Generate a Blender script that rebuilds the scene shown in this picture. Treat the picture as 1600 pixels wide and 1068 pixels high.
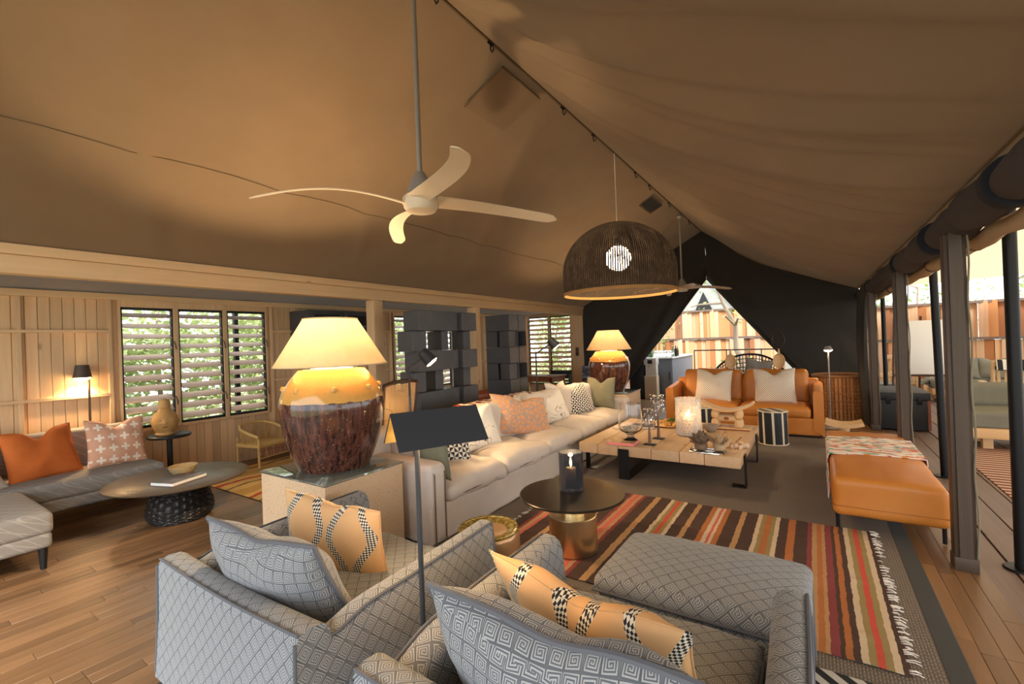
import bpy, bmesh, math, random
from mathutils import Vector, Matrix, Euler, noise as mnoise
PI = math.pi
random.seed(7)
for o in list(bpy.data.objects): bpy.data.objects.remove(o)
S = bpy.context.scene
COL = S.collection

def c(r, g, b):
    f = lambda v: (v/255/12.92) if v/255 <= .04045 else ((v/255+.055)/1.055)**2.4
    return (f(r), f(g), f(b), 1)

# ---------------------------------------------------------------- camera
cam_d = bpy.data.cameras.new('camera'); cam = bpy.data.objects.new('camera', cam_d); COL.objects.link(cam)
YAW, PIT, ROL = math.radians(33.5), math.radians(-0.15), math.radians(-2.1)
fw = Vector((-math.sin(YAW)*math.cos(PIT), math.cos(YAW)*math.cos(PIT), -math.sin(PIT)))
rt = Vector((math.cos(YAW), math.sin(YAW), 0)); up = rt.cross(fw)
r2 = math.cos(ROL)*rt + math.sin(ROL)*up; u2 = r2.cross(fw)
cam.matrix_world = Matrix(((r2.x, u2.x, -fw.x, 0), (r2.y, u2.y, -fw.y, 0), (r2.z, u2.z, -fw.z, 1.6), (0, 0, 0, 1)))
cam_d.sensor_width = 36; cam_d.lens = 36*711.1/1600; cam_d.clip_start = .05; cam_d.clip_end = 200
S.camera = cam

# ---------------------------------------------------------------- world: bright overcast sky
w = bpy.data.worlds.new('sky'); S.world = w; w.use_nodes = True
bg = w.node_tree.nodes['Background']; bg.inputs[0].default_value = (.9, .96, 1.0, 1); bg.inputs[1].default_value = 1.4
sun_d = bpy.data.lights.new('sun_offscreen', 'SUN'); sun_d.energy = 2.2; sun_d.angle = math.radians(25); sun_d.color = (1, .93, .82)
sun = bpy.data.objects.new('sun_offscreen', sun_d); COL.objects.link(sun)
sun.rotation_euler = Euler((math.radians(38), math.radians(24), 0)); sun.location = (8, -8, 12)

S.view_settings.view_transform = 'Standard'; S.view_settings.look = 'None'
S.view_settings.exposure = 1.36; S.view_settings.gamma = 1; S.view_settings.use_curve_mapping = False

# ---------------------------------------------------------------- node helper: sockets with arithmetic
class V:
    def __init__(s, h, sock): s.h, s.s = h, sock
    def _m(s, op, *a, clamp=False): return s.h.math(op, s, *a, clamp=clamp)
    def __add__(s, o): return s._m('ADD', o)
    __radd__ = __add__
    def __sub__(s, o): return s._m('SUBTRACT', o)
    def __rsub__(s, o): return s.h.math('SUBTRACT', o, s)
    def __mul__(s, o): return s._m('MULTIPLY', o)
    __rmul__ = __mul__
    def __truediv__(s, o): return s._m('DIVIDE', o)
    def __gt__(s, o): return s._m('GREATER_THAN', o)
    def __lt__(s, o): return s._m('LESS_THAN', o)
    def abs(s): return s._m('ABSOLUTE')
    def fract(s): return s._m('FRACT')
    def floor(s): return s._m('FLOOR')
    def sin(s): return s._m('SINE')
    def mod(s, o): return s._m('FLOORED_MODULO', o)
    def max(s, o): return s._m('MAXIMUM', o)
    def min(s, o): return s._m('MINIMUM', o)
    def pow(s, o): return s._m('POWER', o)
class H:
    def __init__(s, nt): s.nt = nt
    def node(s, t, **kw):
        n = s.nt.nodes.new(t)
        for k, v in kw.items(): setattr(n, k, v)
        return n
    def put(s, sock, v):
        if isinstance(v, V): s.nt.links.new(v.s, sock)
        elif hasattr(v, 'is_output'): s.nt.links.new(v, sock)
        else: sock.default_value = v
    def math(s, op, *a, clamp=False):
        n = s.node('ShaderNodeMath', operation=op, use_clamp=clamp)
        for i, x in enumerate(a): s.put(n.inputs[i], x)
        return V(s, n.outputs[0])
    def coord(s, kind='Object'):
        n = s.node('ShaderNodeTexCoord'); return n.outputs[kind]
    def xyz(s, kind='Object'):
        n = s.node('ShaderNodeSeparateXYZ'); s.nt.links.new(s.coord(kind), n.inputs[0])
        return [V(s, n.outputs[i]) for i in range(3)]
    def comb(s, x, y, z=0.0):
        n = s.node('ShaderNodeCombineXYZ')
        for i, v in enumerate((x, y, z)): s.put(n.inputs[i], v)
        return n.outputs[0]
    def scaled(s, vec, sc):
        n = s.node('ShaderNodeVectorMath', operation='MULTIPLY'); s.put(n.inputs[0], vec); n.inputs[1].default_value = sc
        return n.outputs[0]
    def shift(s, vec, k):
        n = s.node('ShaderNodeVectorMath', operation='ADD'); s.put(n.inputs[0], vec); s.put(n.inputs[1], k)
        return n.outputs[0]
    def noise(s, vec, scale=5, detail=3, rough=.55, dist=0.0):
        n = s.node('ShaderNodeTexNoise'); s.put(n.inputs['Vector'], vec)
        n.inputs['Scale'].default_value = scale; n.inputs['Detail'].default_value = detail
        n.inputs['Roughness'].default_value = rough; n.inputs['Distortion'].default_value = dist
        return V(s, n.outputs[0])
    def voronoi(s, vec, scale, feature='F1'):
        n = s.node('ShaderNodeTexVoronoi', feature=feature); s.put(n.inputs['Vector'], vec); n.inputs['Scale'].default_value = scale
        return n
    def mix(s, f, a, b):
        n = s.node('ShaderNodeMix', data_type='RGBA')
        s.put(n.inputs['Factor'], f); s.put(n.inputs[6], a); s.put(n.inputs[7], b)
        return n.outputs[2]
    def ramp(s, f, stops, interp='LINEAR'):
        n = s.node('ShaderNodeValToRGB'); n.color_ramp.interpolation = interp
        e = n.color_ramp.elements
        e[0].position, e[0].color = stops[0][0], stops[0][1]
        e[1].position, e[1].color = stops[-1][0], stops[-1][1]
        for p, k in stops[1:-1]:
            q = e.new(p); q.color = k
        s.put(n.inputs[0], f); return n.outputs[0]
    def rand(s):
        return V(s, s.node('ShaderNodeObjectInfo').outputs['Random'])

def mat(name, col=(.5, .5, .5, 1), rough=.6, metal=0, fn=None, bump=.0, bdist=.02, trans=0, ior=1.45, emit=None, estr=0, sheen=0, coat=0, transl=0, alpha=None):
    m = bpy.data.materials.new(name); m.use_nodes = True
    nt = m.node_tree; b = nt.nodes['Principled BSDF']; h = H(nt)
    b.inputs['Base Color'].default_value = col; b.inputs['Roughness'].default_value = rough
    b.inputs['Metallic'].default_value = metal; b.inputs['Transmission Weight'].default_value = trans
    b.inputs['IOR'].default_value = ior; b.inputs['Sheen Weight'].default_value = sheen; b.inputs['Coat Weight'].default_value = coat
    if emit: b.inputs['Emission Color'].default_value = emit; b.inputs['Emission Strength'].default_value = estr
    colsock = None
    if fn:
        r = fn(h)
        if 'col' in r: colsock = r['col']; h.put(b.inputs['Base Color'], colsock)
        if 'rough' in r: h.put(b.inputs['Roughness'], r['rough'])
        if 'metal' in r: h.put(b.inputs['Metallic'], r['metal'])
        if 'h' in r:
            n = h.node('ShaderNodeBump'); n.inputs['Strength'].default_value = bump or .3; n.inputs['Distance'].default_value = bdist
            h.put(n.inputs['Height'], r['h']); nt.links.new(n.outputs[0], b.inputs['Normal'])
        if 'alpha' in r: alpha = r['alpha']
    out = nt.nodes['Material Output']
    if transl:
        t = nt.nodes.new('ShaderNodeBsdfTranslucent'); mx = nt.nodes.new('ShaderNodeMixShader')
        if colsock is not None: h.put(t.inputs[0], colsock)
        else: t.inputs[0].default_value = col
        mx.inputs[0].default_value = transl
        nt.links.new(b.outputs[0], mx.inputs[1]); nt.links.new(t.outputs[0], mx.inputs[2]); nt.links.new(mx.outputs[0], out.inputs[0])
    if alpha is not None: h.put(b.inputs['Alpha'], alpha)
    return m

# ---------------------------------------------------------------- geometry helpers
def link(name, me, m=None, parent=None, loc=None, rot=None):
    o = bpy.data.objects.new(name, me); COL.objects.link(o)
    if m is not None and me is not None and not me.materials: me.materials.append(m)
    if parent: o.parent = parent
    if loc is not None: o.location = loc
    if rot is not None: o.rotation_euler = rot
    return o
def fin(bm, sharp=40, smooth=True, name='mesh'):
    bmesh.ops.recalc_face_normals(bm, faces=bm.faces)
    me = bpy.data.meshes.new(name); bm.to_mesh(me); bm.free()
    if smooth:
        me.polygons.foreach_set('use_smooth', [True]*len(me.polygons))
        me.set_sharp_from_angle(angle=math.radians(sharp))
    return me
def tag(o, label=None, cat=None, group=None, kind=None):
    if label: o['label'] = label
    if cat: o['category'] = cat
    if group: o['group'] = group
    if kind: o['kind'] = kind
    return o
def thing(name, label, cat, loc=(0, 0, 0), rz=0, group=None):
    o = bpy.data.objects.new(name, None); COL.objects.link(o); o.empty_display_size = .1
    o.location = loc; o.rotation_euler = (0, 0, rz)
    return tag(o, label, cat, group)
def copy_tree(o, parent=None):
    k = o.copy(); COL.objects.link(k)
    if parent: k.parent = parent
    for ch in o.children: copy_tree(ch, k)
    return k
def add_box(bm, x0, x1, y0, y1, z0, z1, bev=0, seg=2):
    r = bmesh.ops.create_cube(bm, size=1)
    vs = r['verts']
    bmesh.ops.scale(bm, vec=(x1-x0, y1-y0, z1-z0), verts=vs)
    bmesh.ops.translate(bm, vec=((x0+x1)/2, (y0+y1)/2, (z0+z1)/2), verts=vs)
    if bev:
        es = list({e for v in vs for e in v.link_edges})
        bmesh.ops.bevel(bm, geom=es, offset=bev, segments=seg, affect='EDGES', profile=.5)
def box(x0, x1, y0, y1, z0, z1, bev=0, seg=2):
    bm = bmesh.new(); add_box(bm, x0, x1, y0, y1, z0, z1, bev, seg); return fin(bm)
def cbox(w, d, h, bev=0, seg=2):       # centred in x, y; standing on z=0
    return box(-w/2, w/2, -d/2, d/2, 0, h, bev, seg)
def add_tube(bm, pts, r, n=8, closed=False, caps=True):
    pts = [Vector(p) for p in pts]; N = len(pts)
    rs = r if isinstance(r, (list, tuple)) else [r]*N
    prev = None; rings = []
    for i, p in enumerate(pts):
        a = pts[(i-1) % N] if (closed or i > 0) else p
        b = pts[(i+1) % N] if (closed or i < N-1) else p
        t = (b-a).normalized()
        if prev is None:
            u = t.cross(Vector((0, 0, 1)))
            if u.length < 1e-3: u = t.cross(Vector((0, 1, 0)))
        else: u = prev - t*prev.dot(t)
        u.normalize(); prev = u; v = t.cross(u)
        rings.append([bm.verts.new(p + (u*math.cos(2*PI*k/n) + v*math.sin(2*PI*k/n))*rs[i]) for k in range(n)])
    M = N if closed else N-1
    for i in range(M):
        A, B = rings[i], rings[(i+1) % N]
        for k in range(n): bm.faces.new((A[k], A[(k+1) % n], B[(k+1) % n], B[k]))
    if caps and not closed:
        bm.faces.new(rings[0]); bm.faces.new(rings[-1])
def tube(pts, r, n=8, closed=False):
    bm = bmesh.new(); add_tube(bm, pts, r, n, closed); return fin(bm)
def add_lathe(bm, prof, n=32, cx=0, cy=0, z=0, sx=1, sy=1, cap=True):
    rings = []
    for r, h in prof:
        rings.append([bm.verts.new((cx+sx*r*math.cos(2*PI*k/n), cy+sy*r*math.sin(2*PI*k/n), z+h)) for k in range(n)])
    for A, B in zip(rings, rings[1:]):
        for k in range(n): bm.faces.new((A[k], A[(k+1) % n], B[(k+1) % n], B[k]))
    if cap:
        if prof[0][0] > 1e-4: bm.faces.new(rings[0])
        if prof[-1][0] > 1e-4: bm.faces.new(rings[-1])
    bmesh.ops.remove_doubles(bm, verts=[v for R in (rings[0], rings[-1]) for v in R], dist=1e-5)
def lathe(prof, n=32, sx=1, sy=1, cap=True, sharp=40):
    bm = bmesh.new(); add_lathe(bm, prof, n, sx=sx, sy=sy, cap=cap); return fin(bm, sharp)
def smoothprof(pts, k=6):
    out = []
    P = [pts[0]]+list(pts)+[pts[-1]]
    for i in range(1, len(P)-2):
        for j in range(k):
            t = j/k
            q = []
            for d in range(2):
                p0, p1, p2, p3 = P[i-1][d], P[i][d], P[i+1][d], P[i+2][d]
                q.append(.5*((2*p1)+(-p0+p2)*t+(2*p0-5*p1+4*p2-p3)*t*t+(-p0+3*p1-3*p2+p3)*t**3))
            out.append((max(q[0], 0), q[1]))
    out.append(pts[-1]); return out
def grid(nx, ny, f, closed=False):
    bm = bmesh.new(); add_grid(bm, nx, ny, f); return fin(bm, 60)
def add_grid(bm, nx, ny, f):
    vs = [[bm.verts.new(f(i/nx, j/ny)) for j in range(ny+1)] for i in range(nx+1)]
    for i in range(nx):
        for j in range(ny): bm.faces.new((vs[i][j], vs[i+1][j], vs[i+1][j+1], vs[i][j+1]))
    return vs
def thick(bm, t):
    bmesh.ops.recalc_face_normals(bm, faces=bm.faces)
    bmesh.ops.solidify(bm, geom=bm.faces[:], thickness=t)
def nz(x, y, z=0): return mnoise.noise(Vector((x, y, z)))

def softbox(wd, dp, ht, r=.05, bulge=.0, wr=.0, n=9, seed=0, bulge_side=0):
    """rounded upholstered block, centred in x/y, standing on z=0"""
    bm = bmesh.new()
    def coords(L):
        e = min(r, L/2*.98); cs = [-L/2, -L/2+e*.3, -L/2+e*.65, -L/2+e]
        inner = [(-L/2+e)+(L-2*e)*i/n for i in range(1, n)]
        return cs+inner+[-x for x in reversed(cs)]
    X, Y, Z = coords(wd), coords(dp), coords(ht)
    def fit(p):
        q = Vector([max(-l/2+r, min(l/2-r, v)) if l > 2*r else 0 for v, l in zip(p, (wd, dp, ht))])
        d = Vector(p)-q
        if d.length > 1e-6: d = d.normalized()*min(r, ht/2)
        o = q+d
        u, v, t = 2*o.x/wd, 2*o.y/dp, 2*o.z/ht
        if bulge: o.z += (bulge if t > 0 else bulge*.0)*max(0, t)*max(0, 1-u*u)**.6*max(0, 1-v*v)**.6
        if bulge_side:
            o.y += bulge_side*v*(1-min(1, t*t))*max(0, 1-u*u)**.5
            o.x += bulge_side*u*(1-min(1, t*t))*max(0, 1-v*v)**.5
        if wr:
            k = nz(o.x*5+seed*7.1, o.y*5, o.z*5+seed)*wr + nz(o.x*14+seed, o.y*11, o.z*9)*wr*.4
            o += Vector((u*.6, v*.6, t))*k
        o.z += ht/2
        return o
    def face(A, B, f):
        vs = [[bm.verts.new(fit(f(a, b))) for b in B] for a in A]
        for i in range(len(A)-1):
            for j in range(len(B)-1): bm.faces.new((vs[i][j], vs[i+1][j], vs[i+1][j+1], vs[i][j+1]))
    for sg in (-1, 1):
        face(X, Y, lambda a, b: (a, b, sg*ht/2)); face(X, Z, lambda a, b: (a, sg*dp/2, b)); face(Y, Z, lambda a, b: (sg*wd/2, a, b))
    bmesh.ops.remove_doubles(bm, verts=bm.verts, dist=1e-4)
    return fin(bm, 80)

def pillow_pt(wd, ht, t, u, v, side, dent, pinch, seed, wr):
    th = t/2*(max(0, 1-abs(u)**2.6)*max(0, 1-abs(v)**2.6))**.55
    x = wd/2*u*(1-pinch*(1-v*v)); z = ht/2*v*(1-pinch*(1-u*u))
    d = math.exp(-(u/.33)**2)*max(0, (v+.55)/1.55)**2
    z -= dent*ht*d; th *= 1-.45*min(1, dent*4)*d
    x *= 1+.0*d
    y = side*th
    k = wr*nz(x*7+seed*3.3, z*7, side+seed)
    y += side*k*min(1, th*20)*1.0
    y += .02*math.sin(seed*1.7+u*1.5)*v
    return (x, y, z+ht/2)
def pillow(wd, ht, t=.16, dent=.1, pinch=.06, seed=0, wr=.018, n=22):
    bm = bmesh.new()
    for side in (-1, 1):
        add_grid(bm, n, n, lambda a, b: pillow_pt(wd, ht, t, math.sin((a-.5)*PI)*.5+(a-.5), math.sin((b-.5)*PI)*.5+(b-.5), side, dent, pinch, seed, wr))
    bmesh.ops.remove_doubles(bm, verts=bm.verts, dist=2e-4)
    return fin(bm, 100)
def pillow_edge(wd, ht, t, dent, pinch, seed, r=.007, n=22):
    L = []
    s = [-1+2*i/n for i in range(n)]
    for a in s: L.append((a, -1))
    for a in s: L.append((1, a))
    for a in s: L.append((-a, 1))
    for a in s: L.append((-1, -a))
    return tube([pillow_pt(wd, ht, t, u, v, 1, dent, pinch, seed, 0) for u, v in L], r, 6, closed=True)
def make_pillow(label, m, loc, wd, ht, rz=0, tilt=15, roll=0, t=.16, dent=.1, pinch=.06, seed=0, piping=None, group=None, wr=.018, name='cushion', pr=.007):
    """stands on its lower edge at loc; local -y is its front; tilt leans the top towards +y"""
    o = thing(name, label, 'cushion', loc, 0, group)
    o.rotation_mode = 'XYZ'
    Mx = Matrix.Rotation(rz, 4, 'Z') @ Matrix.Rotation(-math.radians(tilt), 4, 'X') @ Matrix.Rotation(math.radians(roll), 4, 'Y')
    o.rotation_euler = Mx.to_euler()
    link('cover', pillow(wd, ht, t, dent, pinch, seed, wr), m, o)
    link('piping' if piping else 'seam', pillow_edge(wd, ht, t, dent, pinch, seed, pr if piping else .0035), piping or m, o)
    return o
# ================================================================ materials
def f_canvas(dark, light, sc=1.0):
    def fn(h):
        co = h.coord(); n = h.noise(co, 1.3*sc, 4, .6); k = h.noise(co, 380, 2)
        return {'col': h.mix(n, dark, light), 'h': k*.6+h.noise(co, 9, 3)*.6}
    return fn
def f_wood(a, b, axis=1, sc=1.0, knots=True, rnd=.35, k=None):
    def fn(h):
        s3 = [26*sc]*3; s3[axis] = 1.3*sc
        rv = h.rand()
        co = h.shift(h.coord(), h.comb(rv*31.0, rv*17.0, rv*23.0))
        v = h.scaled(co, tuple(s3))
        n = h.noise(v, 1, 5, .62, .6)
        col = h.mix(n._m('MULTIPLY', 1.0), a, b)
        if rnd:
            hs = h.node('ShaderNodeHueSaturation'); h.put(hs.inputs['Value'], rv*rnd+(1-rnd/2)); h.put(hs.inputs['Color'], col); col = hs.outputs[0]
        if knots:
            s4 = [4.5]*3; s4[axis] = 2.0
            vo = h.voronoi(h.scaled(co, tuple(s4)), 1)
            d = V(h, vo.outputs['Distance'])
            kn = h.math('SMOOTH_MIN', (1-d*9.0).max(0.0), 1.0, .1)
            col = h.mix(kn*.75, col, k or (a[0]*.35, a[1]*.3, a[2]*.25, 1))
        return {'col': col, 'h': n}
    return fn
M = {}
M['canvas'] = mat('roof canvas', fn=f_canvas(c(114, 93, 70), c(132, 108, 82)), rough=.9, bump=.12, bdist=.004, transl=.04)
M['canvas_seam'] = mat('canvas seam', c(98, 80, 60), .9)
M['canvas_flap'] = mat('vent flap canvas', fn=f_canvas(c(122, 102, 82), c(138, 116, 94)), rough=.9, transl=.04)
M['amber'] = mat('amber glaze', c(206, 158, 86), .12, coat=.5)
M['canvas_grey'] = mat('soffit canvas', fn=f_canvas(c(118, 108, 98), c(130, 120, 108)), rough=.9, transl=.06)
M['gable'] = mat('dark gable canvas', fn=f_canvas(c(52, 49, 46), c(62, 58, 54)), rough=.85, bump=.15, bdist=.004)
M['awning'] = mat('awning cloth', fn=lambda h: (lambda x: {'col': h.mix(h.noise(h.scaled(h.coord(), (1.2, 60, 1)), 1, 3), c(196, 166, 128), c(222, 200, 168))})(0), rough=.9, transl=.45)
M['pine'] = mat('pine', fn=f_wood(c(204, 164, 121), c(230, 198, 156), 2), rough=.6, bump=.08)
M['pine_h'] = mat('pine along', fn=f_wood(c(204, 164, 121), c(230, 198, 156), 1, .8, rnd=.1), rough=.55, bump=.08)
M['pine_x'] = mat('pine across', fn=f_wood(c(206, 166, 120), c(228, 194, 150), 0, .8, rnd=.1), rough=.55, bump=.08)
M['louvre'] = mat('louvre', fn=f_wood(c(190, 158, 132), c(206, 174, 148), 1, 1, False, .08), rough=.5)
M['oak'] = mat('oak planks', fn=f_wood(c(102, 74, 50), c(148, 112, 78), 1, .7, False, .6), rough=.36, bump=.06)
M['deck'] = mat('deck planks', fn=f_wood(c(96, 80, 72), c(138, 116, 104), 1, .5, True, .4), rough=.5, bump=.2)
M['subfloor'] = mat('subfloor', c(40, 30, 24), .9)
M['steel'] = mat('black steel', c(32, 32, 34), .45, .6)
M['black'] = mat('black paint', c(24, 24, 26), .5)
M['brownpost'] = mat('brown post', fn=f_wood(c(62, 50, 40), c(84, 68, 54), 2, .6, False, .1), rough=.5)
M['bamboo'] = mat('beading', c(120, 115, 95), .6)
M['rollcloth'] = mat('rolled dark canvas', fn=f_canvas(c(58, 52, 52), c(72, 64, 62)), rough=.95, bump=.2)
M['navy'] = mat('navy strap', c(24, 26, 36), .8)
M['creamroll'] = mat('rolled cream canvas', fn=f_canvas(c(178, 152, 120), c(200, 174, 140)), rough=.95)
def f_rug(h):
    x, y, z = h.xyz()
    wv = (x*2*PI*70).sin()*.5+.5; wy = (y*2*PI*35+(x*35).floor()*PI).sin()*.5+.5
    n = h.noise(h.coord(), 3, 4)
    k = (wv*wy)
    col = h.mix(k, c(98, 88, 80), c(140, 128, 118))
    return {'col': h.mix(n*.5, col, c(132, 120, 108)), 'h': k}
M['rug'] = mat('grey woven rug', fn=f_rug, rough=.95, bump=.5, bdist=.006)
M['rug_border'] = mat('dark rug border', fn=f_canvas(c(62, 62, 62), c(78, 78, 76)), rough=.95)

# ---- fabrics
def keycell(h, x, z, cell, turns=3.4, ang=0.0):
    ca, sa = math.cos(ang), math.sin(ang)
    a = (x*ca+z*sa)/cell; b = (z*ca-x*sa)/cell
    ia, ib = a.floor(), b.floor()
    par = (ia+ib).mod(2.0)
    fa, fb = a.fract()-.5, b.fract()-.5
    fa2 = fa*(1-par*2)
    m = fa.abs().max(fb.abs())
    at = h.math('ARCTAN2', fb, fa2)/(2*PI)
    ph = m*2*turns+at
    line = (ph.fract() > .5)
    edge = (m > .455)
    return line, edge, m
def f_key(base, lineC, edgeC, cell=.055, ang=.0, plane='xz', warm=None):
    def fn(h):
        x, y, z = h.xyz()
        # surface coordinates: whichever two axes lie in the face
        g = h.node('ShaderNodeNewGeometry'); tn = h.node('ShaderNodeVectorTransform', vector_type='NORMAL', convert_from='WORLD', convert_to='OBJECT')
        h.nt.links.new(g.outputs['Normal'], tn.inputs[0]); sp = h.node('ShaderNodeSeparateXYZ'); h.nt.links.new(tn.outputs[0], sp.inputs[0])
        nx, ny, nzz = [V(h, sp.outputs[i]).abs() for i in range(3)]
        isx = (nx > ny)*(nx > nzz); isz = (nzz > ny)*(nzz > nx)
        a = x*(1-isx)+y*isx; b = z*(1-isz)+y*isz
        line, edge, m = keycell(h, a, b, cell, ang=ang)
        col = h.mix(line, base, lineC); col = h.mix(edge*.85, col, edgeC)
        wv = h.noise(h.coord(), 260, 2)
        col = h.mix(wv*.35, col, base)
        return {'col': col, 'h': line*.5+wv*.7}
    return fn
M['greykey'] = mat('grey key weave', fn=f_key(c(100, 104, 110), c(168, 170, 172), c(82, 86, 92), .055, PI/4*1.0), rough=.9, bump=.25, bdist=.004, sheen=.2)
M['greykey_s'] = mat('grey key weave straight', fn=f_key(c(92, 96, 104), c(176, 176, 176), c(84, 88, 94), .05, .12), rough=.9, bump=.25, bdist=.004, sheen=.2)
M['greypipe'] = mat('grey piping', c(96, 97, 104), .9)
def f_trellis(base, lineC, s=.09):
    def fn(h):
        x, y, z = h.xyz()
        g = h.noise(h.coord(), 60, 3)
        a = ((x+y*.5+z)/s).fract()-.5; b = ((y*.9-x*.6+z)/s).fract()-.5
        ln = (a.abs() < .06).max(b.abs() < .06)
        return {'col': h.mix(ln*.55, h.mix(g, base, tuple(v*1.12 for v in base[:3])+(1,)), lineC), 'h': g}
    return fn
M['greylat'] = mat('grey lattice weave', fn=f_trellis(c(138, 132, 126), c(172, 166, 160)), rough=.9, bump=.2, bdist=.003)
M['linen'] = mat('oatmeal linen', fn=lambda h: {'col': h.mix(h.noise(h.coord(), 5, 4), c(201, 188, 176), c(220, 209, 198)), 'h': h.noise(h.coord(), 300, 2)+h.noise(h.coord(), 14, 4)*2.0}, rough=.9, bump=.25, bdist=.006)
M['linen_l'] = mat('pale linen slipcover', fn=lambda h: {'col': h.mix(h.noise(h.coord(), 5, 4), c(201, 188, 176), c(220, 209, 198)), 'h': h.noise(h.coord(), 300, 2)+h.noise(h.coord(), 10, 4)*2.0}, rough=.9, bump=.25, bdist=.006)
M['linen_seam'] = mat('dark linen seam', c(120, 104, 92), .9)
M['leather'] = mat('tan leather', fn=lambda h: {'col': h.mix(h.noise(h.coord(), 3, 4, .6), c(186, 112, 40), c(208, 134, 58)), 'h': h.noise(h.coord(), 120, 3)+h.noise(h.coord(), 8, 3)*1.5, 'rough': h.noise(h.coord(), 6, 3)*.25+.3}, bump=.2, bdist=.004)
M['leather_d'] = mat('brown leather', fn=lambda h: {'col': h.mix(h.noise(h.coord(), 3, 4, .6), c(160, 92, 34), c(182, 110, 44)), 'h': h.noise(h.coord(), 60, 3)}, rough=.45, bump=.15, bdist=.004)
M['cognac'] = mat('cognac leather', fn=lambda h: {'col': h.mix(h.noise(h.coord(), 4, 4), c(168, 82, 34), c(190, 100, 46))}, rough=.4)
M['rust'] = mat('rust cotton', fn=lambda h: {'col': h.mix(h.noise(h.coord(), 12, 4), c(186, 92, 32), c(206, 108, 44)), 'h': h.noise(h.coord(), 300, 2)}, rough=.85, bump=.2, bdist=.003)
M['olive'] = mat('olive cotton', fn=lambda h: {'col': h.mix(h.noise(h.coord(), 10, 4), c(118, 116, 94), c(136, 132, 110)), 'h': h.noise(h.coord(), 300, 2)}, rough=.9, bump=.2, bdist=.003)
M['green_out'] = mat('green outdoor cloth', fn=lambda h: {'col': h.mix(h.noise(h.coord(), 8, 4), c(108, 108, 96), c(128, 127, 114))}, rough=.9)
def f_plus(h):
    x, y, z = h.xyz(); s = .105
    a, b = (x/s).fract()-.5, (z/(s*1.15)).fract()-.5
    k = ((a.abs() < .1)*(b.abs() < .33)).max((b.abs() < .1)*(a.abs() < .36))
    return {'col': h.mix(k, c(222, 170, 140), c(248, 232, 214)), 'h': h.noise(h.coord(), 250, 2)}
M['plus'] = mat('pink cotton with white crosses', fn=f_plus, rough=.9, bump=.15, bdist=.003)
def f_tri(s):
    def fn(h):
        x, y, z = h.xyz()
        a, b = (x/s).fract()-.5, (z/s).fract()-.5
        p = ((a > 0)*1.0); q = ((b > 0)*1.0); r = (a.abs() > b.abs())
        k = (p+q+r).mod(2.0)
        return {'col': h.mix(k, c(232, 226, 214), c(48, 46, 48))}
    return fn
M['tri'] = mat('black and white triangle print', fn=f_tri(.088), rough=.9)
M['tri_s'] = mat('small black and white triangle print', fn=f_tri(.084), rough=.9)
def f_hex(h):
    x, y, z = h.xyz()
    n = h.voronoi(h.comb(x+ (z*9).sin()*.012, z*1.0, 0.0), 17, 'DISTANCE_TO_EDGE')
    ln = V(h, n.outputs['Distance']) < .085
    d = ((x*1.0+.04) > .17)
    return {'col': h.mix(ln, c(226, 164, 116), c(178, 160, 150)), 'h': ln*1.0}
M['hexorange'] = mat('apricot print with grey mesh', fn=f_hex, rough=.9, bump=.1, bdist=.002)
def f_scrib(h):
    x, y, z = h.xyz()
    n = h.noise(h.comb(x, z, 0.0), 4.2, 1, .5, 1.2)
    ln = ((n-.5).abs() < .0065).max((n-.62).abs() < .005)
    m = (z < .2).max((x > .1)*1.0)
    return {'col': h.mix(ln*m, c(236, 228, 214), c(120, 100, 70)), 'h': h.noise(h.coord(), 200, 2)}
M['ivory'] = mat('ivory cotton with ink loops', fn=f_scrib, rough=.9, bump=.15, bdist=.003)
def f_diam(h):
    x, y, z = h.xyz(); s = .034
    a, b = ((x+z)/s).fract()-.5, ((x-z)/s).fract()-.5
    k = (a.abs() < .37)*(b.abs() < .37)
    return {'col': h.mix(k, c(168, 146, 122), c(242, 234, 220)), 'h': k}
M['diamond'] = mat('ivory and taupe diamond weave', fn=f_diam, rough=.9, bump=.15, bdist=.003)
def f_chain(h):
    x, y, z = h.xyz()
    w = (z*15.0+.6).sin()*.045
    d = None
    for x0, sg in ((-.36, 1), (-.21, -1), (-.06, 1), (.10, -1), (.25, 1), (.40, -1)):
        q = (x-x0+w*sg+(z*5.0).sin()*.02).abs(); d = q if d is None else d.min(q)
    band = (d < .022)
    fx, fz = ((x+z)*38).fract(), ((x-z)*38).fract()
    ck = ((fx > .5)+(fz > .5)).mod(2.0)
    col = h.mix(ck, c(30, 30, 38), c(228, 218, 198))
    return {'col': h.mix(band, c(220, 174, 124), col), 'h': band*.6+h.noise(h.coord(), 200, 2)}
M['chain'] = mat('apricot cotton with black and white chain bands', fn=f_chain, rough=.85, bump=.2, bdist=.006)
def f_zebra(h):
    x, y, z = h.xyz()
    k = ((x*14+z*6+(h.noise(h.coord(), 5, 2)*3)).sin() > 0)
    return {'col': h.mix(k, c(220, 214, 204), c(60, 62, 66))}
M['zebra'] = mat('black and white swirl print', fn=f_zebra, rough=.9)
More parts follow.
